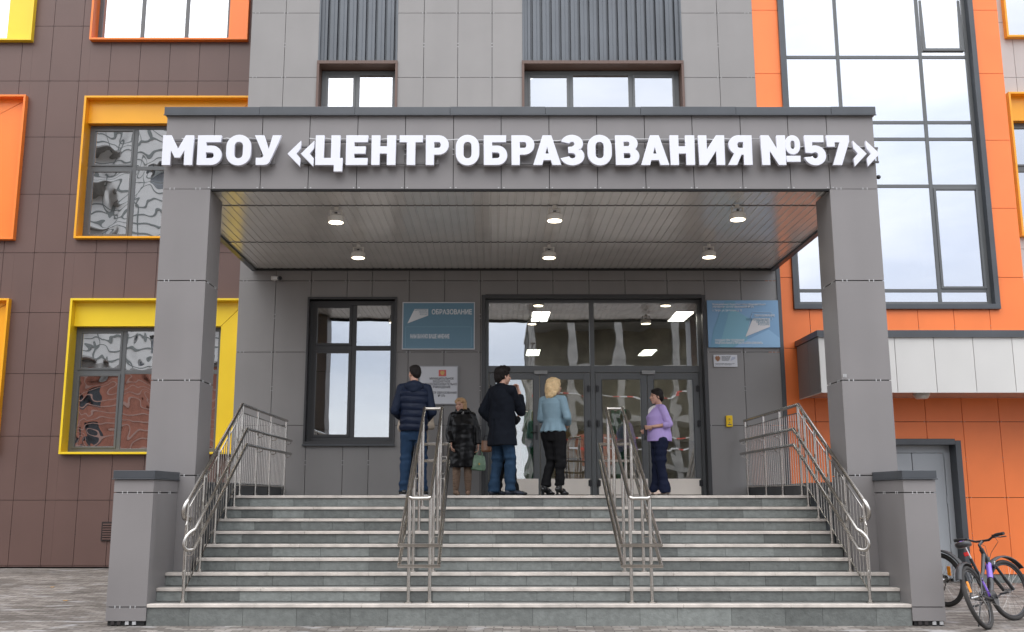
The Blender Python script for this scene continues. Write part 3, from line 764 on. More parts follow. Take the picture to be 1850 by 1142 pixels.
def mid_rail(xa, xb, lab):
    xc = (xa+xb)/2
    H_ = thing('handrail', lab, 'handrail', (xc, YP+.2, 0), 'stainless handrails of the steps')
    yb, yt = YP+.14, YL+.06; zb, zt = 1.41, azz(737, YL+.06); sl = (zt-zb)/(yt-yb)
    top = lambda y: zt-sl*(yt-y)
    m = MB()
    for x in (xa, xb): m.tube([(x, yt, zt), (x, yb, zb)], .022, steel, 12)
    for y, z in ((yt, zt), (yb, zb)): m.tube([(xa-.0, y, z), (xa+.03, y-.01, z-.012), (xb-.03, y-.01, z-.012), (xb, y, z)], .022, steel, 12)
    m.build('top_rail', H_, smooth=50)
    for dz in (.505, .735):
        m = MB(); o = .105; y0, y1 = yb-.06, yt+.0
        pts = [(xa-o, y0, top(y0)-dz), (xb+o, y0, top(y0)-dz), (xb+o, y1, top(y1)-dz), (xa-o, y1, top(y1)-dz)]
        if dz > .6: pass
        m.tube(pts, .023, steel, 12, closed=True); m.build('lower_rail', H_, smooth=50)
    for y in (yb+.02, yb+TR*2+.02, yb+TR*5+.02, yb+TR*7):
        for x, s_ in ((xa, -1), (xb, 1)):
            z0 = stepz(y); m = MB(); m.tube([(x, y, z0), (x, y, top(y))], .0205, steel, 12)
            m.tube([(x, y, z0+.001), (x, y, z0+.012)], .05, steel, 14)
            for dz in (.505, .735):
                zz = top(y)-dz; m.tube([(x, y, zz-.05), (x+s_*.05, y, zz-.055), (x+s_*.105, y, zz-.05), (x+s_*.105, y, zz)], .007, steel, 6)
            m.build('post', H_, smooth=50)
    place(H_, (xc, YP+.2, 0))
mid_rail(-.975, -.735, 'double-sided steel handrail on the steps in front of the man in the vest')
mid_rail(1.56, 1.79, 'double-sided steel handrail on the steps nearest the woman in lilac')
# ---------------------------------------------------------------- small canopy over the service door
C_ = thing('side_canopy', 'pale panelled canopy with dark coping over the grey service door on the orange wall', 'canopy', (7.5, YW, 3))
yc = 15.92; cxl = ax(1481, 650, yc); cz0, cz1 = azz(708, yc), azz(608, yc); cxr = 9.6
m = MB(); clad(m, cxl, 12.0, cz0, cz1, yc, [ax(1690, 660, yc)+.637*k for k in range(-3, 8)], [], [], white_panel, gm=gapbrown, clips=False, back=.08, seed=6, tv=.03)
m.build('front_panels', C_)
m = MB()
for a, b in ((yc+.03, 16.5), (16.51, YW+.0)): m.box(cxl, cxl+.03, a, b, cz0, cz1, grey)
m.build('side_panels', C_)
m = MB(); m.box(cxl-.03, 12, yc-.03, YW, cz1+.0, cz1+.10, anth); m.box(cxl-.01, 12, yc-.035, yc-.028, cz1-.02, cz1, anth); m.build('coping', C_, bevel=.003)
m = MB(); y = yc+.05
while y < YW: m.box(cxl+.03, 12, y, y+.09, cz0+.015, cz0+.03, soffw); m.box(cxl+.03, 12, y+.09, y+.1, cz0+.022, cz0+.03, dark); y += .1
m.box(cxl, 12, yc, yc+.03, cz0-.012, cz0, white_panel); m.box(cxl, cxl+.03, yc+.03, YW, cz0-.012, cz0, white_panel)
m.build('canopy_soffit', C_)
place(C_, (7.5, YW, 3))
lx, lz_ = ax(1665, 716, 16.3), cz0
m = MB(); m.tube([(lx, 16.3, lz_+.02), (lx, 16.3, lz_-.03)], .13, lampwhite, 24); m.tube([(lx, 16.3, lz_-.03), (lx, 16.3, lz_-.06), (lx, 16.3, lz_-.075)], .12, lampwhite, 24, r2=.09)
tag(m.build('bulkhead_lamp', smooth=40), 'round white bulkhead lamp under the pale side canopy', 'lamp')
# ---------------------------------------------------------------- big sign letters
def A2(cx, cy, rx, ry, a0, a1, n=10):
    return [(cx+rx*math.cos(R(a0+(a1-a0)*k/n)), cy+ry*math.sin(R(a0+(a1-a0)*k/n))) for k in range(n+1)]
def stad(x0, x1, y0, y1, r, ry=None):
    ry = ry or r
    return A2(x1-r, y1-ry, r, ry, 0, 90, 7)+A2(x0+r, y1-ry, r, ry, 90, 180, 7)+A2(x0+r, y0+ry, r, ry, 180, 270, 7)+A2(x1-r, y0+ry, r, ry, 270, 360, 7)
s, h = .27, .225
GL = {
 'М': (1.02, [[(0,0),(0,1),(.26,1),(.51,.52),(.76,1),(1.02,1),(1.02,0),(.745,0),(.745,.52),(.60,.25),(.42,.25),(.275,.52),(.275,0)]]),
 'Б': (.79, [[(0,0),(0,1),(.75,1),(.75,1-h),(s,1-h),(s,.645)]+A2(.47,.3225,.32,.3225,90,-90,12), [(s,.43)]+A2(.47,.3225,.075,.1,90,-90,6)+[(s,.215)]]),
 'О': (.82, [stad(0,.82,-.015,1.015,.40,.40), stad(s-.01,.82-s+.01,.215,.785,.135,.15)]),
 'У': (.87, [[(0,1),(.29,1),(.47,.50),(.60,1),(.87,1),(.56,.21)]+A2(.34,.22,.2,.22,-10,-90,6)+[(.06,0),(.06,.23),(.22,.23),(.29,.26),(.31,.32)]]),
 'Ц': (.92, [[(0,0),(0,1),(s,1),(s,h),(.535,h),(.535,1),(.82,1),(.82,h),(.92,h),(.92,-.22),(.64,-.22),(.64,0)]]),
 'Е': (.73, [[(0,0),(0,1),(.73,1),(.73,1-h),(s,1-h),(s,.62),(.66,.62),(.66,.385),(s,.385),(s,h),(.73,h),(.73,0)]]),
 'Н': (.81, [[(0,0),(0,1),(s,1),(s,.625),(.525,.625),(.525,1),(.81,1),(.81,0),(.525,0),(.525,.39),(s,.39),(s,0)]]),
 'Т': (.77, [[(.245,0),(.245,1-h),(0,1-h),(0,1),(.77,1),(.77,1-h),(.525,1-h),(.525,0)]]),
 'Р': (.77, [[(0,0),(0,1)]+A2(.43,.675,.34,.325,90,-90,12)+[(s,.35),(s,0)], [(s,.78)]+A2(.44,.675,.07,.105,90,-90,6)+[(s,.57)]]),
 'А': (.93, [[(0,0),(.325,1),(.605,1),(.93,0),(.64,0),(.595,.165),(.335,.165),(.29,0)], [(.395,.375),(.535,.375),(.465,.64)]]),
 'З': (.77, [A2(.36,.72,.37,.295,165,-52,14)+A2(.37,.30,.40,.315,52,-165,16)+A2(.37,.305,.115,.095,-165,60,8)+[(.36,.405),(.24,.405),(.24,.61),(.36,.61)]+A2(.36,.71,.095,.08,-60,165,8)]),
 'В': (.81, [[(0,0),(0,1)]+A2(.44,.725,.32,.275,90,-42,10)+A2(.47,.295,.34,.295,52,-90,10), [(s,.79)]+A2(.43,.71,.06,.08,90,-90,6)+[(s,.63)], [(s,.405)]+A2(.45,.31,.075,.095,90,-90,6)+[(s,.215)]]),
 'И': (.86, [[(0,0),(0,1),(s-.01,1),(s-.01,.50),(.60,1),(.86,1),(.86,0),(.585,0),(.585,.50),(.26,0)]]),
 'Я': (.83, [[(0,0),(.22,.39)]+A2(.38,.675,.34,.325,238,90,12)+[(.83,1),(.83,0),(.545,0),(.545,.35),(.46,.35),(.30,0)], [(.545,.78)]+A2(.40,.675,.07,.105,90,270,6)+[(.545,.57)]]),
 'N': (.83, [[(0,0),(0,1),(.26,1),(.555,.50),(.555,1),(.83,1),(.83,0),(.58,0),(.275,.50),(.275,0)]]),
 'o': (.50, [stad(0,.50,.36,1.0,.24,.27), stad(.17,.33,.53,.83,.08,.1)]),
 '_': (.50, [[(0,.11),(0,.30),(.5,.30),(.5,.11)]]),
 '5': (.73, [[(.03,1),(.67,1),(.67,1-h),(.27,1-h),(.26,.63)]+A2(.36,.32,.37,.335,100,-168,16)+[(.26,.27)]+A2(.365,.32,.11,.115,-160,120,8)+[(.26,.40),(.03,.42)]]),
 '7': (.76, [[(.0,1),(0,.62),(.26,.62),(.26,1-h),(.44,1-h),(.17,0),(.47,0),(.76,.80),(.76,1)]]),
 '«': (.44, [[(0,.38),(.44,.80),(.44,.56),(.29,.38),(.44,.22),(.44,-.05)]]),
 '»': (.44, [[(.44,.38),(0,.80),(0,.56),(.15,.38),(0,.22),(0,-.05)]]),
}
def glyph(ch, x0, x1, z0, z1, y, dep, parent):
    wd, cs = GL[ch]
    cu = bpy.data.curves.new('letter', 'CURVE'); cu.dimensions = '2D'; cu.fill_mode = 'BOTH'; cu.extrude = dep/2-.004; cu.bevel_depth = .004; cu.bevel_resolution = 1
    for c in cs:
        pts = []
        for p in c:
            q = (p[0]/wd*(x1-x0), p[1]*(z1-z0))
            if not pts or (abs(q[0]-pts[-1][0])+abs(q[1]-pts[-1][1])) > 1e-4: pts.append(q)
        sp_ = cu.splines.new('POLY'); sp_.points.add(len(pts)-1); sp_.use_cyclic_u = True
        for k, p in enumerate(pts): sp_.points[k].co = (p[0], p[1], 0, 1)
    o = bpy.data.objects.new('t', cu); COL.objects.link(o)
    me = bpy.data.meshes.new_from_object(o.evaluated_get(bpy.context.evaluated_depsgraph_get())); bpy.data.objects.remove(o)
    me.name = 'letter'; me.materials.clear(); me.materials.append(white); me.materials.append(whiteside)
    for p in me.polygons: p.material_index = 0 if p.normal.z > .9 else 1
    o = bpy.data.objects.new('letter', me); COL.objects.link(o); o.rotation_euler = (math.pi/2, 0, 0); o.location = (x0, y, z0); o.parent = parent
    return o
YS = YF-.12; sz0, sz1 = azz(299.0, YS), azz(246.2, YS)
SG = thing('sign_lettering', 'large white block letters reading МБОУ «ЦЕНТР ОБРАЗОВАНИЯ №57» on the portico fascia', 'sign', (0, YS, sz0))
for ch, u0, u1 in (('М',295,349.5),('Б',358,401.5),('О',410,454),('У',461,507.5),('«',521,543.5),('«',545,567.5),('Ц',571,619.5),('Е',626,664.5),('Н',672,715),('Т',722.5,763.5),('Р',770,810.5),
    ('О',824,865.5),('Б',874.5,916),('Р',924.5,965),('А',963.5,1013),('З',1014,1055),('О',1061.5,1104.5),('В',1112,1154),('А',1157.5,1207.5),('Н',1210.5,1254),('И',1262,1308),('Я',1314,1357.5),
    ('N',1375,1418),('o',1418.5,1444.5),('_',1419.5,1444),('5',1452.5,1490.5),('7',1493.5,1533.5),('»',1541,1563.5),('»',1564.5,1587)):
    glyph(ch, ax(u0, 272, YS), ax(u1, 272, YS), sz0, sz1, YS, .055, SG)
m = MB(); yr = YF-.055
for ua, ub, va, vb in ((300, 498, 254, 296), (543, 568, 265.5, 295), (572, 793, 256, 296), (826, 1352, 256, 296), (1380, 1586, 268, 293)):
    for vv in (va, vb): m.box(ax(ua, 272, yr), ax(ub, 272, yr), yr-.012, yr+.012, azz(vv, yr)-.012, azz(vv, yr)+.012, mat('rail_g%d_%d' % (ua, vv), (.12, .115, .115), .5))
    for uu in ([ub-1] if ub-ua < 100 else [ub-2, (ua+ub)/2, ua+30]):
        m.box(ax(uu, 272, yr)-.008, ax(uu, 272, yr)+.008, yr-.010, yr+.010, azz(vb, yr), azz(va, yr), greyp)
    for k in range(6):
        xx = ax(ua+8, 272, yr)+(ax(ub-8, 272, yr)-ax(ua+8, 272, yr))*k/5; m.box(xx-.01, xx+.01, yr+.012, YF, azz(vb, yr)-.01, azz(vb, yr)+.01, greyp)
m.build('mounting_rail', SG)
m = MB()
def cable(u0, u1, v, sag):
    pts = []
    n = 24
    for k in range(n+1):
        t = k/n; pts.append((ax(u0+(u1-u0)*t, 252, yr), yr-.035+.006*math.sin(k*2.1), azz(v, yr)-.012*math.sin(t*math.pi)*sag-.006*math.sin(k*1.7)))
    m.tube(pts, .008, clipm, 6)
cable(330, 470, 252, .3); cable(560, 800, 252, 1); cable(800, 1110, 253.5, 1.4); cable(1110, 1376, 252, .8); cable(1440, 1560, 266, 1.5)
m.build('cable', SG, smooth=60)
place(SG, (0, YS, sz0))
# ---------------------------------------------------------------- downlights under the soffit
LG = None
for k, (u, v, lab) in enumerate(((607, 402, 'front left'), (1002, 399, 'front middle'), (1333, 397, 'front right'), (647, 466, 'rear left'), (992, 466, 'rear middle'), (1281, 465, 'rear right'))):
    zl = ZS-.20; b_ = (571-v)/F; Yl = (zl-EYE)*(CP-b_*SP)/(SP+b_*CP); X = ax(u, v, Yl)
    lbl = 'lit round downlight under the portico soffit, %s of the six' % lab
    if LG is None:
        LG = thing('ceiling_light', lbl, 'ceiling light', (X, Yl, zl), 'downlights under the portico soffit')
        m = MB(); m.tube([(0, 0, .0), (0, 0, .012), (0, 0, .055), (0, 0, .075)], .112, lampwhite, 28)
        m.tube([(0, 0, .07), (0, 0, .09), (0, 0, .11)], .095, lampwhite, 28, r2=.06); m.build('housing', LG, smooth=40)
        m = MB(); m.tube([(0, 0, -.004), (0, 0, .001)], .098, lampglow, 28); m.build('lens', LG)
        m = MB()
        for s_ in (-1, 1): m.box(s_*.075-.012, s_*.075+.012, -.004, .004, .08, .165, lampwhite)
        m.box(-.087, .087, -.02, .02, .165, .175, lampwhite); m.tube([(0, 0, .17), (0, 0, .215)], .03, lampwhite, 12); m.box(-.02, .02, -.03, -.02, .10, .14, blackp); m.build('bracket', LG)
    else:
        c = copy_tree(LG); c.location = (X, Yl, zl); c['label'] = lbl
# ---------------------------------------------------------------- lobby lights and furniture seen through the glass
LP = None
for k, (u, v, wv, lab) in enumerate(((976, 572, .3, 'front left'), (1229, 572, .3, 'front right'), (963, 637, .3, 'rear left'), (1170, 637, .3, 'rear right'))):
    zl = 4.61; b_ = (571-v)/F; Yl = (zl-EYE)*(CP-b_*SP)/(SP+b_*CP); X = ax(u, v, Yl)
    lbl = 'lit square ceiling panel inside the lobby, %s of the four' % lab
    if LP is None:
        LP = thing('lobby_light', lbl, 'ceiling light', (X, Yl, zl), 'ceiling panels in the lobby')
        m = MB()
        for a in (-.13, .13): m.box(a*.6-.068, a*.6+.068, -.45, .45, -.012, -.002, panelglow)
        m.build('diffuser', LP); m = MB(); m.box(-.17, .17, -.5, .5, -.002, .006, clipm); m.build('frame', LP)
    else: c = copy_tree(LP); c.location = (X, Yl, zl); c['label'] = lbl
    if k == 1: pass
greencloth = mat('green_cloth', (.16, .52, .30), .7, var=.1)
def drape(u0, u1, v0, v1, Y, lab, paper=True):
    D = thing('banner', lab, 'banner', (ax((u0+u1)/2, 800, Y), Y, LZ))
    x0, x1 = ax(u0, 800, Y), ax(u1, 800, Y); z0, z1 = azz(v1, Y), azz(v0, Y); m = MB(); n = 24
    pf = [(x0+(x1-x0)*k/n, Y+.025*math.sin(k*1.35)) for k in range(n+1)]
    vs = [(a, b, z0) for a, b in pf]+[(a, b, z1+.03*math.sin(k*.6)) for k, (a, b) in enumerate(pf)]+[(a, b+.012, z0) for a, b in pf]+[(a, b+.012, z1+.03*math.sin(k*.6)) for k, (a, b) in enumerate(pf)]
    q = n+1; m.add(vs, [(i, i+1, i+1+q, i+q) for i in range(n)]+[(2*q+i+1, 2*q+i, 3*q+i, 3*q+i+1) for i in range(n)]+[(q+i, q+i+1, 3*q+i+1, 3*q+i) for i in range(n)]+[(0, q, 3*q, 2*q), (n, 2*q+n, 3*q+n, q+n)], greencloth)
    m.build('cloth', D, smooth=60)
    m = MB(); m.tube([(x0, Y+.03, LZ), (x0, Y+.03, z1)], .012, steel, 8); m.tube([(x1, Y+.03, LZ), (x1, Y+.03, z1)], .012, steel, 8); m.tube([(x0, Y+.03, z1-.02), (x1, Y+.03, z1-.02)], .01, steel, 8); m.build('stand', D, smooth=60)
    if paper: MB().box((x0+x1)/2-.09, (x0+x1)/2+.09, Y-.045, Y-.04, (z0+z1)/2-.03, (z0+z1)/2+.12, white).build('paper', D)
    place(D, (ax((u0+u1)/2, 800, Y), Y, LZ))
drape(942, 972, 742, 868, 18.0, 'green cloth banner with a white paper seen through the left glass door')
drape(1105, 1132, 742, 868, 18.0, 'green cloth banner seen through the glass door behind the right handrail')
wood = mat('pale_wood', (.52, .33, .15), .5, var=.12)
X = ax(1036, 800, 18.6)
D = thing('noticeboard', 'pale wooden folding screen with a notched top inside the second glass door', 'screen', (X, 18.6, LZ))
for s_ in (-1, 1):
    pts = [(s_*.0+s_*.01, 0)]+[(s_*.36, 0), (s_*.36, 1.02)]+[(s_*(.18+.18*math.cos(R(t))), 1.02+.18*math.sin(R(t))) for t in range(20, 181, 20)]+[(s_*.01, .98)]
    if s_ < 0: pts = pts[::-1]
    MB().prism(pts, -.015, .015, wood).build('panel', D)
st = thing('bar_stool', 'black metal bar stool inside the second glass door', 'stool', (ax(1040, 800, 17.9), 17.9, LZ))
for s_ in (-1, 1):
    MB().tube([(s_*.19, -.15, 0), (s_*.16, -.14, .62), (s_*.15, -.12, .66)], .014, blackp, 8).build('leg', st); MB().tube([(s_*.19, .15, 0), (s_*.17, .15, .62), (s_*.16, .2, 1.0)], .014, blackp, 8).build('leg', st)
MB().box(-.19, .19, -.17, .17, .62, .66, blackp).build('seat', st, bevel=.01); MB().tube([(-.16, .2, 1.0), (0, .22, 1.02), (.16, .2, 1.0)], .016, blackp, 8).build('backrest', st)
MB().tube([(-.185, -.148, .25), (.185, -.148, .25)], .01, blackp, 6).build('foot_bar', st)
tb = thing('reception_desk', 'grey plastered reception desk inside the rightmost glass door', 'desk', (ax(1225, 800, 19), 19, LZ))
MB().box(-.75, .75, 0, .5, 0, 1.0, plaster).build('body', tb, bevel=.01); MB().box(-.8, .8, -.06, .56, 1.0, 1.04, clipm).build('worktop', tb, bevel=.006); MB().box(-.1, .5, -.01, -.001, .25, .8, clipm).build('front_panel', tb)
# ---------------------------------------------------------------- notice signs on the wall
def smat(name, col, r=.35): return mat(name, col, r)
cyr = smat('sign_blue', (.125, .25, .34)); gr = smat('sign_grey_text', (.72, .74, .76)); wt = smat('sign_white', (.62, .63, .66)); ink = smat('ink', (.09, .09, .10)); red = smat('sign_red', (.62, .10, .08)); gold = smat('gold', (.62, .40, .10))
def box_sign(u0, u1, v0, v1, name, label, m_, th=.03, border=None):
    x0, z1 = at(u0, v0, YW); x1, z0 = at(u1, v1, YW); D = thing(name, label, 'sign', (x0, YW-.012, z0))
    W, H = x1-x0, z1-z0
    MB().box(0, W, -th, 0, 0, H, m_).build('board', D, bevel=.002)
    if border:
        b = MB(); t = .014; b.box(0-.002, W+.002, -th-.006, 0, -.002, t, border); b.box(-.002, W+.002, -th-.006, 0, H-t, H+.002, border); b.box(-.002, t, -th-.0055, 0, t, H-t, border); b.box(W-t, W+.002, -th-.0055, 0, t, H-t, border); b.build('edge_frame', D)
    return D, W, H, -th-.001
D, W, H, y = box_sign(728, 857.5, 547, 632, 'notice_sign', 'blue board with ОБРАЗОВАНИЕ and НАМ ВАЖНО ВАШЕ МНЕНИЕ between window and doors', cyr, border=wt)
def quad_logo(D, W, H, y, pts, m_, name='emblem'): MB().prism([(p[0]*W, (1-p[1])*H) for p in pts][::-1], y-.003, y, m_).build(name, D)
quad_logo(D, W, H, y, [(.07, .45), (.165, .145), (.355, .145), (.355, .285)], gr)
text('ОБРАЗОВАНИЕ', .118, gr, 'lettering', D, (.402*W, y, .745*H), sx=.80, bold=.003)
text('НАМ ВАЖНО ВАШЕ МНЕНИЕ', .100, gr, 'lettering', D, (.11*W, y, .235*H), sx=.485, bold=.003)
for k, tx in enumerate(('НАЦИОНАЛЬНЫЕ', 'ПРОЕКТЫ', 'РОССИИ')): text(tx, .037, cyr, 'small_lettering', D, (.345*W, y-.0035, (.82-.047*k)*H), sx=.82, align='RIGHT')
m = MB(); 
for a, b, c, d in ((.045, .955, .475, .48), (.045, .955, .045, .05), (.045, .049, .05, .475), (.951, .955, .05, .475)): m.box(a*W, b*W, y-.0015, y, c*H, d*H, smat('line%d' % int(a*c*1e4), (.22, .42, .52)))
m.build('outline', D)
D, W, H, y = box_sign(758, 827, 662, 731, 'name_plate', 'white plate with red coat of arms and text behind the man in the vest', wt, border=smat('plate_edge', (.40, .40, .42)))
def eagle(D, x, z, s_, y, m_, name='emblem'):
    half = [(0,-.5),(.08,-.36),(.2,-.42),(.14,-.25),(.34,-.3),(.24,-.12),(.46,-.1),(.3,0),(.5,.12),(.3,.12),(.46,.3),(.26,.26),(.2,.36),(.3,.44),(.12,.46),(.06,.32),(0,.42)]
    pts = [(x+a*s_, z+b*s_) for a, b in half]+[(x-a*s_, z+b*s_) for a, b in half[::-1][1:-1]]
    return MB().prism(pts, y-.004, y, m_).build(name, D)
MB().box(.60*W-.065, .60*W+.065, y-.004, y, .80*H-.045, .80*H+.065, red).build('shield', D, bevel=.006)
eagle(D, .60*W, .80*H+.01, .09, y-.0045, gold)
for k, tx in enumerate(('МУНИЦИПАЛЬНОЕ', 'БЮДЖЕТНОЕ', 'ОБЩЕОБРАЗОВАТЕЛЬНОЕ', 'УЧРЕЖДЕНИЕ', '', '«ЦЕНТР ОБРАЗОВАНИЯ', '№ 57»')):
    if tx: text(tx, .052, ink, 'lettering', D, (.58*W, y, (.645-.074*k)*H), sx=.86, align='CENTER', bold=.0012)
D, W, H, y = box_sign(1276, 1408.5, 543.5, 628.5, 'notice_sign', 'blue gradient board with white arrow emblem right of the doors', smat('sign_blue_right', (.20, .36, .55)))
quad_logo(D, W, H, y, [(.02, .998), (.08, .6), (.25, .02), (.40, .02), (.33, .99)], smat('sign_teal', (.16, .34, .48)), 'blue_facet')
quad_logo(D, W, H, y-.001, [(.15, .998), (.30, .27), (.37, .19), (.60, .40), (.54, .85), (.33, .998)], smat('sign_teal_light', (.19, .40, .50)), 'blue_facet')
quad_logo(D, W, H, y-.0005, [(.45, .90), (.85, .62), (.998, .8), (.998, .998), (.36, .998)], smat('sign_sky', (.27, .46, .66)), 'blue_facet')
quad_logo(D, W, H, y-.004, [(.52, .775), (.635, .38), (.87, .38), (.87, .565)], smat('sign_white_arrow', (.66, .64, .64)))
m = MB(); lw3 = smat('pale_line', (.45, .60, .74)); P3 = [(.56, .60), (.63, .27), (.64, .255), (.895, .255), (.905, .27), (.905, .42), (.88, .44)]
m.tube([(a*W, y-.004, (1-b)*H) for a, b in P3], .004, lw3, 5); m.build('outline', D)
text('ОБРАЗОВАНИЕ', .050, gr, 'lettering', D, (.66*W, y-.004, .655*H), sx=.95, bold=.001)
for k, tx in enumerate(('НАЦИОНАЛЬНЫЕ', 'ПРОЕКТЫ', 'РОССИИ')): text(tx, .060, cyr, 'lettering', D, (.865*W, y-.0075, (.57-.052*k)*H), sx=.78, align='RIGHT', bold=.0008)
for k, tx in enumerate(('Муниципальное бюджетное общеобразовательное', 'учреждение «Центр образования № 57»', 'г. Тверь, ул. Цветочная, д. 12')):
    text(tx, .048, gr, 'lettering', D, (.075*W, y-.003, (.895-.052*k-.025*(k == 2))*H), sx=.78, bold=.0008)
for k, tx in enumerate(('СОЗДАНО ПРИ ПОДДЕРЖКЕ', 'НАЦИОНАЛЬНОГО ПРОЕКТА «ОБРАЗОВАНИЕ»')): text(tx, .05, gr, 'lettering', D, (.09*W, y-.005, (.13-.055*k)*H), sx=.72, bold=.001)
D, W, H, y = box_sign(1288.5, 1332, 641.5, 663, 'name_plate', 'small white plate with a brown eagle emblem right of the doors', wt, th=.012)
eagle(D, .17*W, .68*H, .11, y, smat('brown_emblem', (.28, .12, .05)))
for k in range(4): text(('МИНИСТЕРСТВО', 'ПРОСВЕЩЕНИЯ', 'РОССИЙСКОЙ', 'ФЕДЕРАЦИИ')[k], .022, ink, 'lettering', D, (.34*W, y, (.82-.105*k)*H), sx=.85)
for k in range(2): text(('Национальный проект «Образование» создаёт', 'условия для учёбы и творчества детей')[k], .0185, ink, 'lettering', D, (.06*W, y, (.24-.1*k)*H), sx=.8)
quad_logo(D, W, H, y, [(.70, .52), (.78, .17), (.92, .17), (.92, .33)], smat('pale_mark', (.42, .45, .55)))
# intercom, camera
x0, z1 = at(1310.5, 751, YW); x1, z0 = at(1323, 771.5, YW)
D = thing('call_point', 'small yellow wall call box right of the doors', 'intercom', ((x0+x1)/2, YW-.012, z0)); W = (x1-x0)/2; ye = smat('intercom_yellow', (.85, .55, .0))
MB().box(-W, W, -.035, 0, 0, z1-z0, ye).build('case', D, bevel=.008); MB().tube([(0, -.035, .13), (0, -.041, .13)], .03, ye, 20).tube([(0, -.041, .13), (0, -.046, .13)], .017, smat('btn', (.5, .33, .02)), 16).build('button', D)
m = MB(); m.box(-.03, .03, -.038, -.034, .03, .045, ink); m.tube([(0, -.034, .068), (0, -.038, .068)], .009, ink, 10); m.build('marking', D)
x, z = at(497, 505, YW)
D = thing('security_camera', 'small white bullet camera under the soffit left of the window', 'camera', (x, YW, z)); wc = smat('camera_white', (.55, .53, .50))
MB().tube([(0, -.03, .015), (0, .0, .015)], .045, wc, 18).tube([(0, -.03, .015), (.02, -.08, .01)], .018, wc, 10).build('bracket', D)
MB().box(-.045, .03, -.13, -.05, -.03, .035, wc).tube([(-.01, -.09, 0), (.10, -.16, -.012)], .036, wc, 16).build('body', D, bevel=.006); MB().tube([(.095, -.158, -.0115), (.135, -.185, -.016)], .034, blackp, 16).build('lens_hood', D)
x, z = at(1586, 320, YF+.4); m = MB(); m.ell((x+.008, YF+.4, z), .03, .03, .03, blackp); m.tube([(x-.01, YF+.4, z), (x+.008, YF+.4, z)], .02, blackp, 8)
tag(m.build('dome_camera', smooth=60), 'tiny black dome camera on the right end of the portico', 'camera')
# ---------------------------------------------------------------- street side behind the viewpoint (reflected in the glass)
conc = mat('concrete', (.26, .25, .235), .8, var=.3); brick = mat('red_brick', (.30, .12, .08), .85, var=.2, vscale=2)
UB = thing('unfinished_building', 'unfinished concrete frame building across the street', 'building', (9, -26, 0), None, math.pi)
m = MB()
for k in range(4):
    m.box(-5.5, 7, 0, 10, 3.1*k+2.9, 3.1*k+3.15, conc)
    for x in (-5.2, -2.2, 1.2, 4.2, 6.7):
        for y in (-.0, 5, 9.6): m.box(x-.22, x+.22, y+.05, y+.45, 3.1*k+(.0 if k == 0 else .05), 3.1*k+2.9, conc)
m.build('concrete_frame', UB); m = MB(); m.box(-5.2, 6.7, 4, 4.3, 0, 12.2, mat('dusty_wall', (.17, .15, .11), .9, var=.55, vscale=.7)); m.box(1.4, 4, .2, .4, 3.2, 5.2, brick); m.box(-5, -2.5, .2, .4, .1, 2.6, conc); m.build('infill', UB)
tape = MB(); tw = smat('tape_white', (.7, .7, .7)); tr_ = smat('tape_red', (.6, .05, .04))
for z in (4.2, 4.9, 7.4, 1.2):
    for k in range(24): tape.box(-5.2+k*.5, -5.2+k*.5+.5, -.05, -.03, z, z+.08, tr_ if k % 2 else tw)
tape.build('caution_tape', UB)
HB = thing('reflected_block', 'red brick building across the street with a pale tower added for window reflections', 'building', (-30, -26, 0), None, math.pi)  # out of view; tower above the brick base added to fill the window reflections
m = MB(); ops = [(x, x+1.3, z, z+1.6) for x in range(-13, 14, 5) for z in (1.2, 4.4, 7.4)]
slab(m, -15, 15, 0, 10, 0, .4, ops, brick); m.box(-15, 15, .6, 10, 0, 10, anth); m.box(-15.3, 15.3, -.3, 10, 10, 10.3, conc); m.build('brick_base', HB); m = MB(); ops = [(x, x+1.1, z, z+1.5) for x in range(-13, 14, 6) for z in range(11, 29, 6)]; slab(m, -15, 15, 10.3, 30, 0, .4, ops, white_panel); m.box(-15, 15, .6, 10, 10.3, 30, doorgrey)
for z in range(10, 30, 3):
    for x in (-10.5, -1.5, 7.5): m.box(x-1.6, x+1.6, -1.3, -.01, z+.45, z+.6, conc)
pale_band = mat('reflection_band_pale', (.36, .22, .18), .8); dkb = mat('reflection_band_dark', (.20, .21, .20), .8)  # bands added so the wavy panes have lines to distort
for k in range(16): m.box(-15, 15, -.03, -.001, .3+k*.6, .40+k*.6, pale_band)
for k in range(26): m.box(-15, 15, -.03, -.001, 10.6+k*.75, 10.72+k*.75, dkb)
for k in range(13): m.box(-14.6+k*2.4, -14.45+k*2.4, -.04, -.031, 10.4, 29.9, dkb)
m.build('wall', HB)
LPo = thing('street_lamp', 'slender grey lamp post across the street', 'street lamp', (1.8, -14, 0))
MB().tube([(0, 0, 0), (0, 0, 8.2)], .09, conc, 12, r2=.05).build('pole', LPo, smooth=60); MB().tube([(0, 0, 8.2), (0, .5, 8.6), (0, 1.3, 8.7)], .035, conc, 8).build('arm', LPo, smooth=60); MB().box(-.12, .12, 1.2, 1.8, 8.65, 8.75, conc).build('lamp_head', LPo)
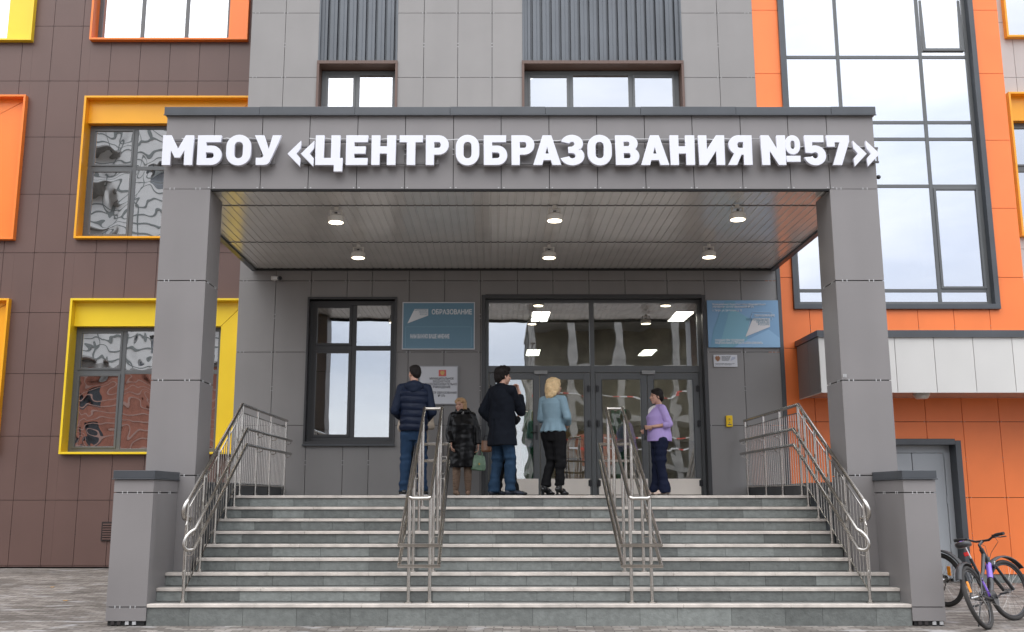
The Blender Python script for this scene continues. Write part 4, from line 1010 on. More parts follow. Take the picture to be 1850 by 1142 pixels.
# ---------------------------------------------------------------- bicycles
purple = mat('purple_paint', (.20, .10, .55), .28, coat=.6); bikeblk = mat('bike_black', (.02, .02, .022), .35, coat=.3); tyrem = mat('tyre', (.035, .032, .03), .85, bump=.4, bscale=120)
redm = mat('tail_red', (.6, .02, .02), .25); orr = mat('reflector_orange', (.95, .32, .02), .25)
def bicycle(loc, heading, lean, steer, label, group):
    D = thing('bicycle', label, 'bicycle', loc, group); D.rotation_euler = (R(lean), 0, R(heading))
    Rr, wb = .345, 1.08; hz = Rr
    rc, fc = Vector((0, 0, hz)), Vector((wb, 0, hz))
    bbp = Vector((.44, 0, .29)); st = Vector((.30, 0, .76)); hb, ht = Vector((.86, 0, .68)), Vector((.81, 0, .83))
    # steering axis
    axd = (ht-hb).normalized()
    def steered(objs):
        M = Matrix.Translation(hb) @ Matrix.Rotation(R(steer), 4, axd) @ Matrix.Translation(-hb)
        for o in objs: o.matrix_local = M @ o.matrix_local
    m = MB()
    m.tube([hb+Vector((-.01, 0, .0)), hb+(bbp-hb)*.5+Vector((0, 0, -.05)), bbp], .028, bikeblk, 10)
    m.tube([ht+Vector((-.015, 0, -.05)), Vector((.55, 0, .60)), Vector((.36, 0, .50))], .022, bikeblk, 10)
    m.tube([bbp, st], .018, bikeblk, 10); m.tube([hb-axd*.02, ht+axd*.02], .026, bikeblk, 12)
    m.tube([bbp+Vector((0,-.035,0)), bbp+Vector((0,.035,0))], .028, bikeblk, 12)
    for s_ in (-1, 1):
        m.tube([bbp+Vector((-.03, s_*.03, 0)), Vector((.2, s_*.05, .31)), rc+Vector((0, s_*.065, 0))], .011, bikeblk, 8)
        m.tube([Vector((.34, s_*.02, .60)), Vector((.2, s_*.05, .52)), rc+Vector((0, s_*.065, .01))], .009, bikeblk, 8)
    fr = m.build('frame', D, smooth=50)
    MB().tube([hb+(bbp-hb)*.03, hb+(bbp-hb)*.36+Vector((0, 0, -.033))], .0325, purple, 12).build('purple_band', fr, smooth=50); MB().tube([bbp+(st-bbp)*.08, bbp+(st-bbp)*.5], .0205, purple, 10).build('purple_band', fr, smooth=50)
    MB().tube([st-Vector((-.03, 0, .1)), st+Vector((-.035, 0, .13))], .0135, chrome, 10).build('seat_post', D, smooth=50)
    m = MB(); sx_ = .25
    m.loft([((sx_, 0, .885), .10, .05), ((sx_-.0, 0, .895), .135, .075), ((sx_-.01, 0, .92), .14, .085), ((sx_-.03, 0, .945), .12, .075), ((sx_-.04, 0, .955), .08, .05)], bikeblk, 20)
    m.loft([((sx_+.14, 0, .90), .05, .022), ((sx_+.13, 0, .925), .08, .028), ((sx_+.10, 0, .945), .06, .02)], bikeblk, 12)
    sd = m.build('saddle', D, smooth=60); MB().loft([((sx_-.03, 0, .957), .07, .03), ((sx_-.03, 0, .962), .05, .02)], purple, 14).build('saddle_patch', sd)
    def wheel(c):
        W = MB()
        ring = lambda r, rr, m_, n=48, k=10: W.tube([c+Vector((r*math.cos(2*math.pi*i/n), 0, r*math.sin(2*math.pi*i/n))) for i in range(n)], rr, m_, k, closed=True)
        w_ = MB(); w_.tube([c+Vector((0, -.05, 0)), c+Vector((0, .05, 0))], .018, chrome, 12); w_ = w_.build('wheel', D, smooth=50)
        W = MB(); 
        n = 48; vs = []; k = 12
        W.tube([c+Vector((.322*math.cos(2*math.pi*i/n), 0, .322*math.sin(2*math.pi*i/n))) for i in range(n)], .0245, tyrem, 12, closed=True); W.build('tyre', w_, smooth=60)
        W = MB(); W.tube([c+Vector((.293*math.cos(2*math.pi*i/n), 0, .293*math.sin(2*math.pi*i/n))) for i in range(n)], .0105, bikeblk, 8, closed=True); W.build('rim', w_, smooth=60)
        W = MB()
        for i in range(32):
            a = 2*math.pi*i/32; b = a+(.35 if i % 4 < 2 else -.35); sy = .03 if i % 2 else -.03
            W.tube([c+Vector((.02*math.cos(b), sy, .02*math.sin(b))), c+Vector((.288*math.cos(a), 0, .288*math.sin(a)))], .0012, steeld, 4)
        W.build('spokes', w_)
        return w_
    rw = wheel(rc); fw = wheel(fc)
    m = MB()
    for r_, yy in ((.055, .05), (.048, .044), (.04, .038), (.033, .032)): m.tube([rc+Vector((0, -yy, 0)), rc+Vector((0, -yy+.003, 0))], r_, steeld, 24)
    m.build('cassette', rw)
    m = MB(); m.box(.845, .875, -.012, .012, .665, .69, bikeblk)
    fk = MB(); cr_ = hb-axd*.045
    fk.tube([cr_+Vector((0, -.075, 0)), cr_+Vector((0, .075, 0))], .022, bikeblk, 10)
    for s_ in (-1, 1): fk.tube([cr_+Vector((0, s_*.068, .01)), fc+(cr_-fc)*.45+Vector((0, s_*.066, 0))], .017, bikeblk, 10); fk.tube([fc+(cr_-fc)*.5+Vector((0, s_*.066, 0)), fc+Vector((0, s_*.062, 0))], .022, bikeblk, 10)
    fk = fk.build('fork', D, smooth=50)
    stt = ht+axd*.07; sf = stt+Vector((.075, 0, .035)); m = MB(); m.tube([ht, stt, sf], .017, bikeblk, 10)
    m.tube([sf+Vector((0, s, z)) and sf+Vector((a, s, z)) for a, s, z in ((-.05, -.33, .055), (-.03, -.2, .05), (0, -.09, .005), (0, .09, .005), (-.03, .2, .05), (-.05, .33, .055))], .0135, bikeblk, 10)
    hbar = m.build('handlebar', D, smooth=50)
    parts = []
    for s_ in (-1, 1):
        g_ = MB().tube([sf+Vector((-.036, s_*.22, .051)), sf+Vector((-.05, s_*.34, .056))], .0185, black, 10); g_.build('grip', hbar, smooth=50)
        g_ = MB().tube([sf+Vector((-.02, s_*.19, .04)), sf+Vector((.03, s_*.22, .02)), sf+Vector((.035, s_*.30, .02))], .007, bikeblk, 8).box(sf.x-.04, sf.x+.0, sf.y+s_*.19-.02, sf.y+s_*.19+.02, sf.z+.02, sf.z+.06, bikeblk); g_.build('brake_lever', hbar, smooth=50)
    m = MB()
    def fender(c, a0, a1, r, tip):
        n = 12; vs = []; 
        for i in range(n+1):
            a = R(a0+(a1-a0)*i/n); rr = r+tip*(i/n)**2
            for yy, dz in ((-.036, -.012), (-.02, .004), (.02, .004), (.036, -.012)):
                vs.append(c+Vector(((rr+dz)*math.cos(a), yy, (rr+dz)*math.sin(a))))
        for i in range(n+1):
            a = R(a0+(a1-a0)*i/n); rr = r+tip*(i/n)**2-.005
            for yy, dz in ((-.036, -.012), (-.02, .004), (.02, .004), (.036, -.012)):
                vs.append(c+Vector(((rr+dz)*math.cos(a), yy, (rr+dz)*math.sin(a))))
        o = (n+1)*4; fs = []
        for i in range(n):
            for j in range(3): fs.append((i*4+j, i*4+j+1, i*4+5+j, i*4+4+j)); fs.append((o+i*4+j+1, o+i*4+j, o+i*4+4+j, o+i*4+5+j))
            fs.append((i*4, i*4+4, o+i*4+4, o+i*4)); fs.append((i*4+7, i*4+3, o+i*4+3, o+i*4+7))
        q = MB(); q.add(vs, fs, blackp); return q
    q = fender(rc, 60, 150, .375, .05); q.tube([rc+Vector((.19, 0, .33)), Vector((.30, 0, .56))], .012, blackp, 6); q.build('mudguard', D, smooth=50)
    ff = fender(fc, 125, 30, .385, .03).build('mudguard', D, smooth=50)
    bk = MB(); bk.tube([cr_+Vector((.02, .03, -.01)), cr_+Vector((.06, .03, .05)), cr_+Vector((.05, .03, .11))], .012, steeld, 8).tube([cr_+Vector((.02, -.03, -.01)), cr_+Vector((.06, -.03, .05))], .012, steeld, 8); bk = bk.build('brake_caliper', D)
    cb = MB(); cb.tube([sf+Vector((.03, -.15, .03)), sf+Vector((.14, -.1, -.03)), sf+Vector((.10, 0, -.14)), hb+Vector((.0, -.02, .03))], .003, bikeblk, 5).tube([sf+Vector((.03, .15, .03)), sf+Vector((.13, .08, -.06)), cr_+Vector((.05, .03, .1))], .003, bikeblk, 5); cb = cb.build('cable', D, smooth=60)
    steered([fw, fk, hbar, ff, bk, cb])
    m = MB(); m.tube([bbp+Vector((0, -.052, 0)), bbp+Vector((0, -.056, 0))], .085, bikeblk, 32); m.tube([bbp+Vector((0, -.046, 0)), bbp+Vector((0, -.05, 0))], .065, steeld, 28)
    m.tube([bbp+Vector((0, -.07, 0)), bbp+Vector((.165, -.075, .03))], .011, bikeblk, 8); m.tube([bbp+Vector((0, .07, 0)), bbp+Vector((-.165, .075, -.03))], .011, bikeblk, 8)
    ck = m.build('crankset', D, smooth=50)
    for s_, c in ((-1, bbp+Vector((.165, -.13, .03))), (1, bbp+Vector((-.165, .13, -.03)))): MB().box(c.x-.045, c.x+.045, c.y-.05, c.y+.05, c.z-.012, c.z+.012, bikeblk).build('pedal', ck, bevel=.006)
    ch = []
    for i in range(15): a = math.pi/2-math.pi*i/14*-1; 
    n = 14; pl = [bbp+Vector((.083*math.cos(t), -.054, .083*math.sin(t))) for t in [math.pi/2-math.pi*i/n for i in range(n+1)]]+[rc+Vector((.04*math.cos(t), -.045, .04*math.sin(t))) for t in [-math.pi/2-math.pi*i/8 for i in range(9)]]
    MB().tube(pl, .004, steeld, 5, closed=True).build('chain', D)
    MB().tube([rc+Vector((.0, -.05, -.03)), rc+Vector((.03, -.055, -.09)), rc+Vector((.06, -.05, -.15))], .01, steeld, 8).tube([rc+Vector((.01, -.075, -.03)), rc+Vector((-.05, -.075, -.02)), rc+Vector((-.06, -.07, .04)), rc+Vector((-.01, -.07, .08))], .004, steeld, 6).build('derailleur', D)
    MB().tube([Vector((.22, .05, .29)), Vector((.16, .17, -.0))], .009, bikeblk, 8).tube([Vector((.16, .17, .0)), Vector((.15, .19, -.01))], .014, bikeblk, 8).build('kickstand', D)
    MB().box(.20, .225, -.025, .025, .79, .835, redm).build('rear_light', D, bevel=.006)
    m = MB(); m.box(-.03+rc.x-.12, rc.x-.12+.025, -.006, .006, rc.z+.06, rc.z+.18, orr); m.build('reflector', D, bevel=.004)
    return D
# ---------------------------------------------------------------- people
skin = mat('skin', (.52, .30, .22), .5, var=.04, spec=.4); hairdk = mat('hair_dark', (.012, .009, .008), .6, spec=.2, bump=.8, bscale=90); hairbl = mat('hair_blonde', (.66, .47, .25), .5, var=.18, vscale=30, bump=.8, bscale=70)
hairlb = mat('hair_light_brown', (.46, .28, .14), .5, var=.18, vscale=30, bump=.8, bscale=70)
navyq = mat('navy_puffer', (.008, .013, .030), .42, spec=.15, bump=.25, bscale=60); navy = mat('navy_sleeve', (.010, .016, .034), .6, spec=.15, bump=.2, bscale=90); coatn = mat('navy_wool', (.006, .008, .013), .85, spec=.15, bump=.2, bscale=150)
jean = mat('jeans', (.016, .037, .076), .8, spec=.15, var=.16, vscale=9, bump=.3, bscale=140); jean2 = mat('jeans_washed', (.017, .039, .074), .8, spec=.15, var=.22, vscale=9, bump=.3, bscale=140)
blackcoat = mat('black_nylon', (.005, .005, .006), .34, bump=.15, bscale=30, spec=.28); ltblue = mat('light_blue_wool', (.21, .31, .37), .8, spec=.15, var=.05, bump=.2, bscale=160); lilac = mat('lilac_cloth', (.42, .32, .62), .75, spec=.15, var=.04)
blk = mat('black_cloth', (.008, .008, .009), .8, spec=.15); navyt = mat('navy_cloth', (.010, .014, .035), .75, spec=.15); leather = mat('black_leather', (.012, .012, .012), .16); suede = mat('brown_suede', (.24, .165, .12), .8, spec=.15, var=.1, vscale=20); beigel = mat('beige_leather', (.62, .48, .40), .4); wht = mat('shirt_white', (.62, .60, .60), .7, spec=.15)
bluesh = mat('navy_suede_shoe', (.02, .025, .04), .6); greenl = mat('green_leather', (.17, .27, .18), .35, bump=.2); brownl = mat('brown_leather', (.16, .07, .03), .35); lips = mat('lips', (.42, .10, .09), .45); eyew = mat('eye', (.03, .02, .018), .2); beigec = mat('beige_coat', (.42, .36, .29), .8, spec=.15)
Z3 = Vector((0, 0, 1))
def cap(mb, p0, r0, p1, r1, m=skin, n=12):
    mb.tube([p0, p1], r0, m, n, r2=r1); mb.ell(p0, r0, r0, r0, m, 12, 8); mb.ell(p1, r1, r1, r1, m, 12, 8)
def chain(mb, pts, m=skin, n=12):
    for a, b in zip(pts, pts[1:]): cap(mb, Vector(a[0]), a[1], Vector(b[0]), b[1], m, n)
def solid(mb, name, parent, vox, m, smooth=3, disp=None):
    """fuse overlapping volumes into one continuous skin"""
    o = bpy.data.objects.new('t', mb.mesh('t')); COL.objects.link(o)
    r = o.modifiers.new('r', 'REMESH'); r.mode = 'VOXEL'; r.voxel_size = vox
    if smooth: s_ = o.modifiers.new('s', 'SMOOTH'); s_.factor = .5; s_.iterations = smooth
    me = bpy.data.meshes.new_from_object(o.evaluated_get(bpy.context.evaluated_depsgraph_get())); bpy.data.objects.remove(o)
    if disp:
        no = [v.normal.copy() for v in me.vertices]
        for v, nn in zip(me.vertices, no): v.co = v.co+nn*disp(v.co, nn)
        me.update()
    me.name = name; me.materials.clear(); me.materials.append(m)
    me.polygons.foreach_set('material_index', [0]*len(me.polygons)); me.shade_smooth()
    o = bpy.data.objects.new(name, me); COL.objects.link(o); o.parent = parent
    return o
def wr(a=.006, s_=7, st=(1, 1, 1), seed=0):
    return lambda p, n: a*(noise.noise(Vector((p.x*st[0], p.y*st[1], p.z*st[2]))*s_+Vector((seed, 0, 0)))+.5*noise.noise(p*s_*2.3))
def hand(mb, wr_, fwd, palm, side, curl=.5, s_=1.0, m=skin):
    """palm, four fingers of unequal length and a thumb leaving the side of the palm"""
    f = Vector(fwd).normalized(); n = Vector(palm); n = (n-f*n.dot(f)).normalized(); t = f.cross(n)*side
    w0 = Vector(wr_)
    for k in (-1.2, -.4, .4, 1.2): cap(mb, w0+t*k*.010*s_, .013*s_, w0+f*.085*s_+t*k*.0175*s_, .0115*s_, m, 8)
    for k, ln in zip((-1.5, -.5, .5, 1.5), (.060, .074, .080, .070)):
        p = w0+f*.088*s_+t*k*.0195*s_; d = f; L_ = ln*s_
        for j, (fr, r) in enumerate(((.45, .0088), (.3, .008), (.25, .0072))):
            a = curl*(.55+.5*j); d = (f*math.cos(a)+n*math.sin(a)).normalized()
            q = p+d*L_*fr*1.1; cap(mb, p, (r+.0006)*s_, q, r*s_, m, 7); p = q
    p = w0+f*.02*s_+t*.024*s_; q = p+(f*.6+t*.7+n*.35).normalized()*.042*s_; r_ = q+(f*.85+t*.2+n*.5).normalized()*.034*s_
    chain(mb, [(p, .013*s_), (q, .0105*s_), (r_, .0085*s_)], m, 8)
def rotz(v, c, a):
    v = Vector(v)-Vector(c); v.rotate(Matrix.Rotation(a, 3, 'Z')); return v+Vector(c)
def head(mb, c, k, yaw, pitch=0.0):
    """skull, jaw, nose, ears, neck; c = head centre, facing +Y turned by yaw"""
    Mx = Matrix.Rotation(yaw, 3, 'Z') @ Matrix.Rotation(pitch, 3, 'X')
    T = lambda x, y, z: Vector(c)+Mx @ Vector((x, y, z))*k
    e = lambda x, y, z, rx, ry, rz: mb.ell(T(x, y, z), rx*k, ry*k, rz*k, skin, 18, 12, rot=Mx)
    e(0, -.012, .025, .073, .088, .088); e(0, .018, -.03, .060, .068, .078); e(0, .045, -.085, .030, .032, .026)   # cranium, face, chin
    e(0, .03, -.062, .046, .046, .036)
    e(0, .072, .022, .045, .016, .012)       # brow
    cap(mb, T(0, .080, .010), .008*k, T(0, .100, -.024), .011*k); e(.010, .090, -.028, .008, .009, .007); e(-.010, .090, -.028, .008, .009, .007)
    e(0, .081, -.054, .021, .010, .008); e(0, .079, -.064, .018, .010, .007)
    for s_ in (-1, 1): e(s_*.036, .060, -.018, .020, .018, .018); e(s_*.074, -.004, -.006, .009, .018, .030)
    return T, Mx
def face_bits(T, Mx, k, parent, brow=hairdk):
    m = MB()
    for s_ in (-1, 1): m.ell(T(s_*.030, .071, .004), .013*k, .008*k, .0065*k, eyew, 10, 6, rot=Mx)
    m.build('eyes', parent, smooth=80)
    m = MB()
    for s_ in (-1, 1): cap(m, T(s_*.018, .086, .026), .0035*k, T(s_*.046, .070, .027), .003*k, brow, 6)
    m.build('eyebrows', parent, smooth=80)
    m = MB(); m.ell(T(0, .086, -.058), .020*k, .007*k, .0075*k, lips, 12, 6, rot=Mx); m.build('lips', parent, smooth=80)
def body(D, H, J, yaw=0, pitch=0, curl=(.5, .5), fem=False, vox=.0065, palms=((0,0,0),(0,0,0)), fw=(None, None), hc=None, hk=None):
    """one continuous figure. J: joints in metres (x right, y forward, z up)"""
    k = H/1.75; mb = MB(); hk = hk or (1.06 if not fem else 1.03)
    hc = Vector(hc) if hc else Vector((0, .015, H-.118*hk))
    T, Mx = head(mb, hc, hk, yaw, pitch)
    nk = Vector((0, -.01, H-.27*k)); cap(mb, nk, .058 if not fem else .05, hc-Vector((0, .02, .06)), .052 if not fem else .045)
    sw = abs(J['sh'][0])
    mb.loft([((0, 0, .485*H), .08, .06), ((0, 0, .515*H), .13, .088), ((0, 0, .56*H), .135, .09), ((0, .0, .62*H), .12, .085), ((0, .0, .70*H), .145, .10), ((0, -.01, .77*H), .15, .10), ((0, -.01, .815*H), .12, .075), ((0, -.01, .845*H), .055, .05)], skin, 20)
    for i, s_ in enumerate((-1, 1)):
        sh = Vector((s_*sw, -.01, J['sh'][1])); el_ = Vector(J['el'][i]); wr_ = Vector(J['wr'][i])
        chain(mb, [(Vector((s_*.05, -.01, J['sh'][1]+.02)), .05), (sh, .05*k), (el_, .037*k), (wr_, .025*k)])
        f = (wr_-el_).normalized() if fw[i] is None else Vector(fw[i]); pl = Vector(palms[i]) if Vector(palms[i]).length else Vector((-s_, 0, 0))
        hand(mb, wr_+f*.01, f, pl, J.get('ts', (1, -1))[i], curl[i], .95 if fem else 1.05)
        hp = Vector((s_*.085, 0, .50*H)); kn = Vector(J['kn'][i]); an = Vector(J['an'][i])
        chain(mb, [(hp, .088*k), (kn, .056*k), (kn+(an-kn)*.3+Vector((0, -.012, 0)), .054*k), (an, .038*k)])
        ft = J.get('ft', (0, 0))[i]; d = Vector((math.sin(-ft), math.cos(ft), 0)); cap(mb, an-Vector((0, 0, .03)), .035, Vector((an.x, an.y, .035))+d*.12, .025)
    b = solid(mb, 'body', D, vox, skin, 2)
    return T, Mx, hk, b
def shoes(D, J, m, L_=.28, w=.046, heel=0.0, sole=None, top=.10):
    for i in range(2):
        an = Vector(J['an'][i]); ft = J.get('ft', (0, 0))[i]; Rz = Matrix.Rotation(ft, 3, 'Z'); P_ = lambda x, y, z: Vector((an.x, an.y, 0))+Rz @ Vector((x, y, z))
        b = MB(); b.ell(P_(0, -.045, .045+heel), w*.82, .052, .042, m, rot=Rz); b.ell(P_(0, L_-.17, .035), w, .075, .032, m, rot=Rz); b.ell(P_(0, .03, .05+heel*.5), w*.85, .10, .036, m, rot=Rz)
        b.ell(P_(0, L_-.115, .028), w*.8, .05, .024, m, rot=Rz); cap(b, P_(0, -.015, .05+heel), .045, P_(0, -.01, top+heel), .047, m)
        sh_ = solid(b, 'shoe', D, .006, m, 2)
        s_ = MB(); pts = [(P_(w*.92*math.cos(t)*(.85 if math.sin(t) < 0 else 1), (L_*.5)*math.sin(t)+L_*.5-.10, 0)) for t in [2*math.pi*q/20 for q in range(20)]]
        vs = [tuple(p) for p in pts]+[(p.x, p.y, .016) for p in pts]; s_.add(vs, [tuple(range(19, -1, -1)), tuple(range(20, 40))]+[(q, (q+1) % 20, (q+1) % 20+20, q+20) for q in range(20)], sole or black)
        if heel: s_.tube([P_(0, -.055, 0), P_(0, -.055, heel+.02)], .018, sole or m, 10)
        s_.build('sole', sh_)
def trousers(D, H, J, m, top, r=(.105, .078, .072, .085), hem=.05, seed=0, name='trousers', belly=(.155, .115)):
    mb = MB()
    mb.loft([((0, 0, top-.27), belly[0]*.8, belly[1]*.85), ((0, 0, top-.14), belly[0]*1.04, belly[1]*1.06), ((0, 0, top), belly[0]*.9, belly[1]*.92)], m, 22)
    for i, s_ in enumerate((-1, 1)):
        hp = Vector((s_*.085, 0, top-.17)); kn = Vector(J['kn'][i]); an = Vector(J['an'][i]); low = Vector((an.x, an.y-.005, hem))
        chain(mb, [(hp, r[0]), (hp+(kn-hp)*.5+Vector((0, .01, 0)), (r[0]+r[1])/2*.98), (kn, r[1]), (kn+(low-kn)*.5+Vector((0, -.01, 0)), r[2])], m)
        mb.tube([kn+(low-kn)*.5+Vector((0, -.01, 0)), low], r[2], m, 16, r2=r[3])
    def dp(p, n):
        q = noise.noise(Vector((p.x*4+seed, p.y*4, p.z*16)))*.020
        lowf = max(0, 1-(p.z-hem)/.28); knf = math.exp(-((p.z-J['kn'][0][2])/.10)**2)
        return q*(.35+.9*lowf+.8*knf)+.003*noise.noise(p*14)
    return solid(mb, name, D, .010, m, 3, dp)
def sleeve(mb, J, i, m, r=(.068, .056, .047), sw=None, end=1.0, shz=None):
    s_ = (-1, 1)[i]; sh = Vector((s_*(sw or abs(J['sh'][0])), -.01, J['sh'][1])); el_ = Vector(J['el'][i]); wr_ = Vector(J['wr'][i])
    chain(mb, [(Vector((s_*.07, -.01, J['sh'][1]+.015)), r[0]), (sh, r[0]), ((sh+el_)/2, (r[0]+r[1])/2), (el_, r[1])], m)
    e = el_+(wr_-el_)*end; chain(mb, [(el_, r[1]), ((el_+e)/2, (r[1]+r[2])/2)], m); mb.tube([(el_+e)/2, e], (r[1]+r[2])/2, m, 14, r2=r[2])
def arms_dp(J, amt=.010):
    els = [Vector(e) for e in J['el']]
    def f(p, n):
        near = max(math.exp(-((p-e).length/.12)**2) for e in els)
        return near*amt*noise.noise(p*Vector((1,1,1)).length*10)+.006*noise.noise(p*6)+.003*noise.noise(p*15)
    return f
def person(label, loc, rz): return thing('person', label, 'person', loc, None, rz)
def hairm(D, T, Mx, k, m, blobs, name='hair', vox=.007, rough=.006, fr=26):
    mb = MB()
    for x, y, z, rx, ry, rz in blobs: mb.ell(T(x, y, z), rx*k, ry*k, rz*k, m, 16, 10, rot=Mx)
    return solid(mb, name, D, vox, m, 2, lambda p, n: rough*(noise.noise(Vector((p.x*fr, p.y*fr, p.z*fr*.45)))+.6*noise.noise(Vector((p.x*fr*2.2, p.y*fr*2.2, p.z*fr)))))
short = [(0, -.022, .040, .079, .088, .084), (0, .015, .078, .066, .066, .042), (0, -.055, .0, .068, .055, .070), (.055, -.03, .02, .026, .05, .04), (-.055, -.03, .02, .026, .05, .04)]

# 1 man in quilted vest, seen from behind
H = 1.86; k = H/1.75
J = dict(sh=(.18, .815*H), el=[(-.275, -.05, 1.19), (.265, -.04, 1.18)], wr=[(-.18, .18, 1.10), (.18, .18, 1.08)], kn=[(-.11, .03, .50), (.12, .02, .50)], an=[(-.13, 0, .085), (.14, -.03, .085)], ft=(.2, -.25))
Xp = ax(747, 800, 14.25)
D = person('man in a navy quilted hooded vest and blue jeans, seen from behind', (Xp, 14.25, LZ), .06)
T, Mx, hk, b = body(D, H, J, yaw=.55, curl=(.8, .8), palms=((1, 0, -.3), (-1, 0, -.3)))
face_bits(T, Mx, hk, D)
hairm(D, T, Mx, hk, hairdk, short, rough=.004)
trousers(D, H, J, jean, 1.04, r=(.108, .078, .068, .075), seed=3)
mb = MB(); sl = []
for i in (0, 1): sleeve(mb, J, i, navy, (.075, .066, .050), end=.93)
mb.loft([((0, -.005, 1.0), .15, .11), ((0, -.01, 1.4), .17, .115), ((0, -.01, 1.52), .13, .09)], navy, 20)
solid(mb, 'jacket_sleeves', D, .010, navy, 3, arms_dp(J, .012))
mb = MB(); mb.loft([((0, 0, .90), .195, .150), ((0, 0, .96), .205, .158), ((0, 0, 1.1), .198, .150), ((0, 0, 1.25), .205, .152), ((0, -.005, 1.38), .222, .150), ((0, -.01, 1.46), .222, .135), ((0, -.01, 1.52), .19, .11), ((0, -.01, 1.565), .12, .085)], navyq, 32, 2.4)
solid(mb, 'quilted_vest', D, .009, navyq, 2, lambda p, n: .017*abs(math.sin((p.z-.90)*math.pi/.098+.15*math.sin(p.x*9)))**.55*(1 if p.z < 1.50 else .3)-.010+.006*noise.noise(Vector((p.x*9, p.y*9, p.z*22))))
mb = MB(); mb.ell((0, -.085, 1.545), .135, .085, .085, navy); mb.ell((0, -.02, 1.585), .098, .10, .05, navy); mb.ell((0, -.11, 1.50), .09, .06, .075, navy)
solid(mb, 'hood', D, .008, navy, 2, wr(.010, 9))
shoes(D, J, leather, .29, .05, sole=wht)
# 1b person hidden behind him
J2 = dict(sh=(.17, 1.34), el=[(-.24, .0, 1.05), (.25, .02, 1.05)], wr=[(-.17, .2, 1.02), (.19, .2, 1.0)], kn=[(-.09, .02, .45), (.10, .02, .45)], an=[(-.10, 0, .085), (.12, 0, .085)])
D = person('person in a beige coat and white shoes hidden behind the man in the quilted vest', (ax(752, 800, 15.4), 15.4, LZ), math.pi-.2)
T, Mx, hk, b = body(D, 1.62, J2, fem=True); face_bits(T, Mx, hk, D); hairm(D, T, Mx, hk, hairdk, short)
trousers(D, 1.62, J2, blk, .95, seed=8); shoes(D, J2, wht, .25, .04)
mb = MB(); mb.loft([((0, 0, .80), .205, .16), ((0, 0, 1.0), .18, .14), ((0, 0, 1.25), .18, .13), ((0, -.01, 1.36), .17, .1), ((0, -.01, 1.42), .07, .06)], beigec, 24)
for i in (0, 1): sleeve(mb, J2, i, beigec)
solid(mb, 'coat', D, .012, beigec, 3, wr(.008, 8))
# 2 woman in long black shiny coat
H = 1.575
J = dict(sh=(.165, 1.285), el=[(-.215, .01, 1.01), (.225, -.01, 1.01)], wr=[(-.215, .07, .79), (.21, .06, .77)], kn=[(-.085, .02, .43), (.10, .02, .43)], an=[(-.09, 0, .085), (.11, .02, .085)], ft=(-.1, .25))
Yp = 16.35; Xp = ax(836, 800, Yp)
D = person('smiling blonde woman in a long shiny black coat and brown boots holding a green bag', (Xp, Yp, LZ), math.pi+.12)
# she faces the camera: her left side is at the viewer's right
J['el'] = [(-.235, .02, 1.03), (.225, .0, 1.02)]; J['wr'] = [(-.245, .08, .82), (.205, .13, .83)]
T, Mx, hk, b = body(D, H, J, yaw=-.62, fem=True, curl=(1.1, .7), fw=((0, .1, -1), None), hk=1.05, hc=(.04, .02, H-.115))
face_bits(T, Mx, hk, D, hairlb)
hairm(D, T, Mx, hk, hairlb, [(0, -.02, .045, .084, .092, .086), (0, .03, .088, .060, .05, .034), (.058, -.02, -.01, .032, .055, .07), (-.064, -.02, -.02, .028, .05, .075), (0, -.07, -.03, .07, .05, .08), (-.05, .035, .065, .035, .035, .03), (.05, .035, .06, .035, .035, .03)])
mb = MB(); mb.loft([((0, 0, .455), .225, .175), ((0, 0, .50), .228, .178), ((0, 0, .8), .222, .17), ((0, 0, .98), .20, .155), ((0, .01, 1.14), .195, .16), ((0, 0, 1.24), .178, .125), ((0, -.01, 1.30), .15, .105), ((0, -.01, 1.35), .09, .085)], blackcoat, 28)
for i in (0, 1): sleeve(mb, J, i, blackcoat, (.07, .064, .056), end=.97)
def dpc(p, n):
    return .013*noise.noise(Vector((p.x*7, p.y*7, p.z*9)))+.005*noise.noise(Vector((p.x*15, p.y*15, p.z*20)))
solid(mb, 'long_coat', D, .008, blackcoat, 2, dpc)
mb = MB()
for q in range(10):
    t = 2*math.pi*q/10; mb.ell((.095*math.cos(t), -.01+.085*math.sin(t), 1.355+(.035 if math.sin(t) < 0 else 0)), .045, .045, .045, blackcoat)
solid(mb, 'collar', D, .008, blackcoat, 2, wr(.012, 16))
mb = MB(); mb.ell((.01, .07, 1.345), .045, .04, .035, wht); solid(mb, 'scarf', D, .006, mat('scarf', (.35, .34, .33), .8, var=.4, vscale=50), 2, wr(.006, 25))
for i in (0, 1):
    mb = MB(); an = Vector(J['an'][i]); kn = Vector(J['kn'][i]); chain(mb, [(kn+Vector((0, 0, .03)), .066), (kn-Vector((0, 0, .12)), .064), (an+Vector((0, 0, .02)), .048)], suede); ft = J['ft'][i]
    d = Matrix.Rotation(ft, 3, 'Z') @ Vector((0, 1, 0)); mb.ell(Vector((an.x, an.y, .05)), .043, .06, .046, suede); cap(mb, Vector((an.x, an.y, .045))+d*.03, .038, Vector((an.x, an.y, .03))+d*.13, .028, suede); solid(mb, 'boot', D, .007, suede, 2, wr(.008, 20, (1, 1, 2.5)))
hw = Matrix.Rotation(math.pi+.12, 3, 'Z') @ Vector((-.245, .09, .745))
BG = thing('handbag', 'green leather handbag hanging from the hand of the woman in the black coat', 'handbag', (Xp+hw.x, Yp+hw.y, LZ+.40)); BG.rotation_euler = (0, R(4), .2)
mb = MB(); mb.loft([((0, 0, .0), .10, .055), ((0, 0, .012), .118, .065), ((0, 0, .10), .125, .06), ((0, 0, .20), .105, .035), ((0, 0, .245), .085, .022)], greenl, 24, 2.8); solid(mb, 'bag_body', BG, .006, greenl, 2, wr(.006, 14))
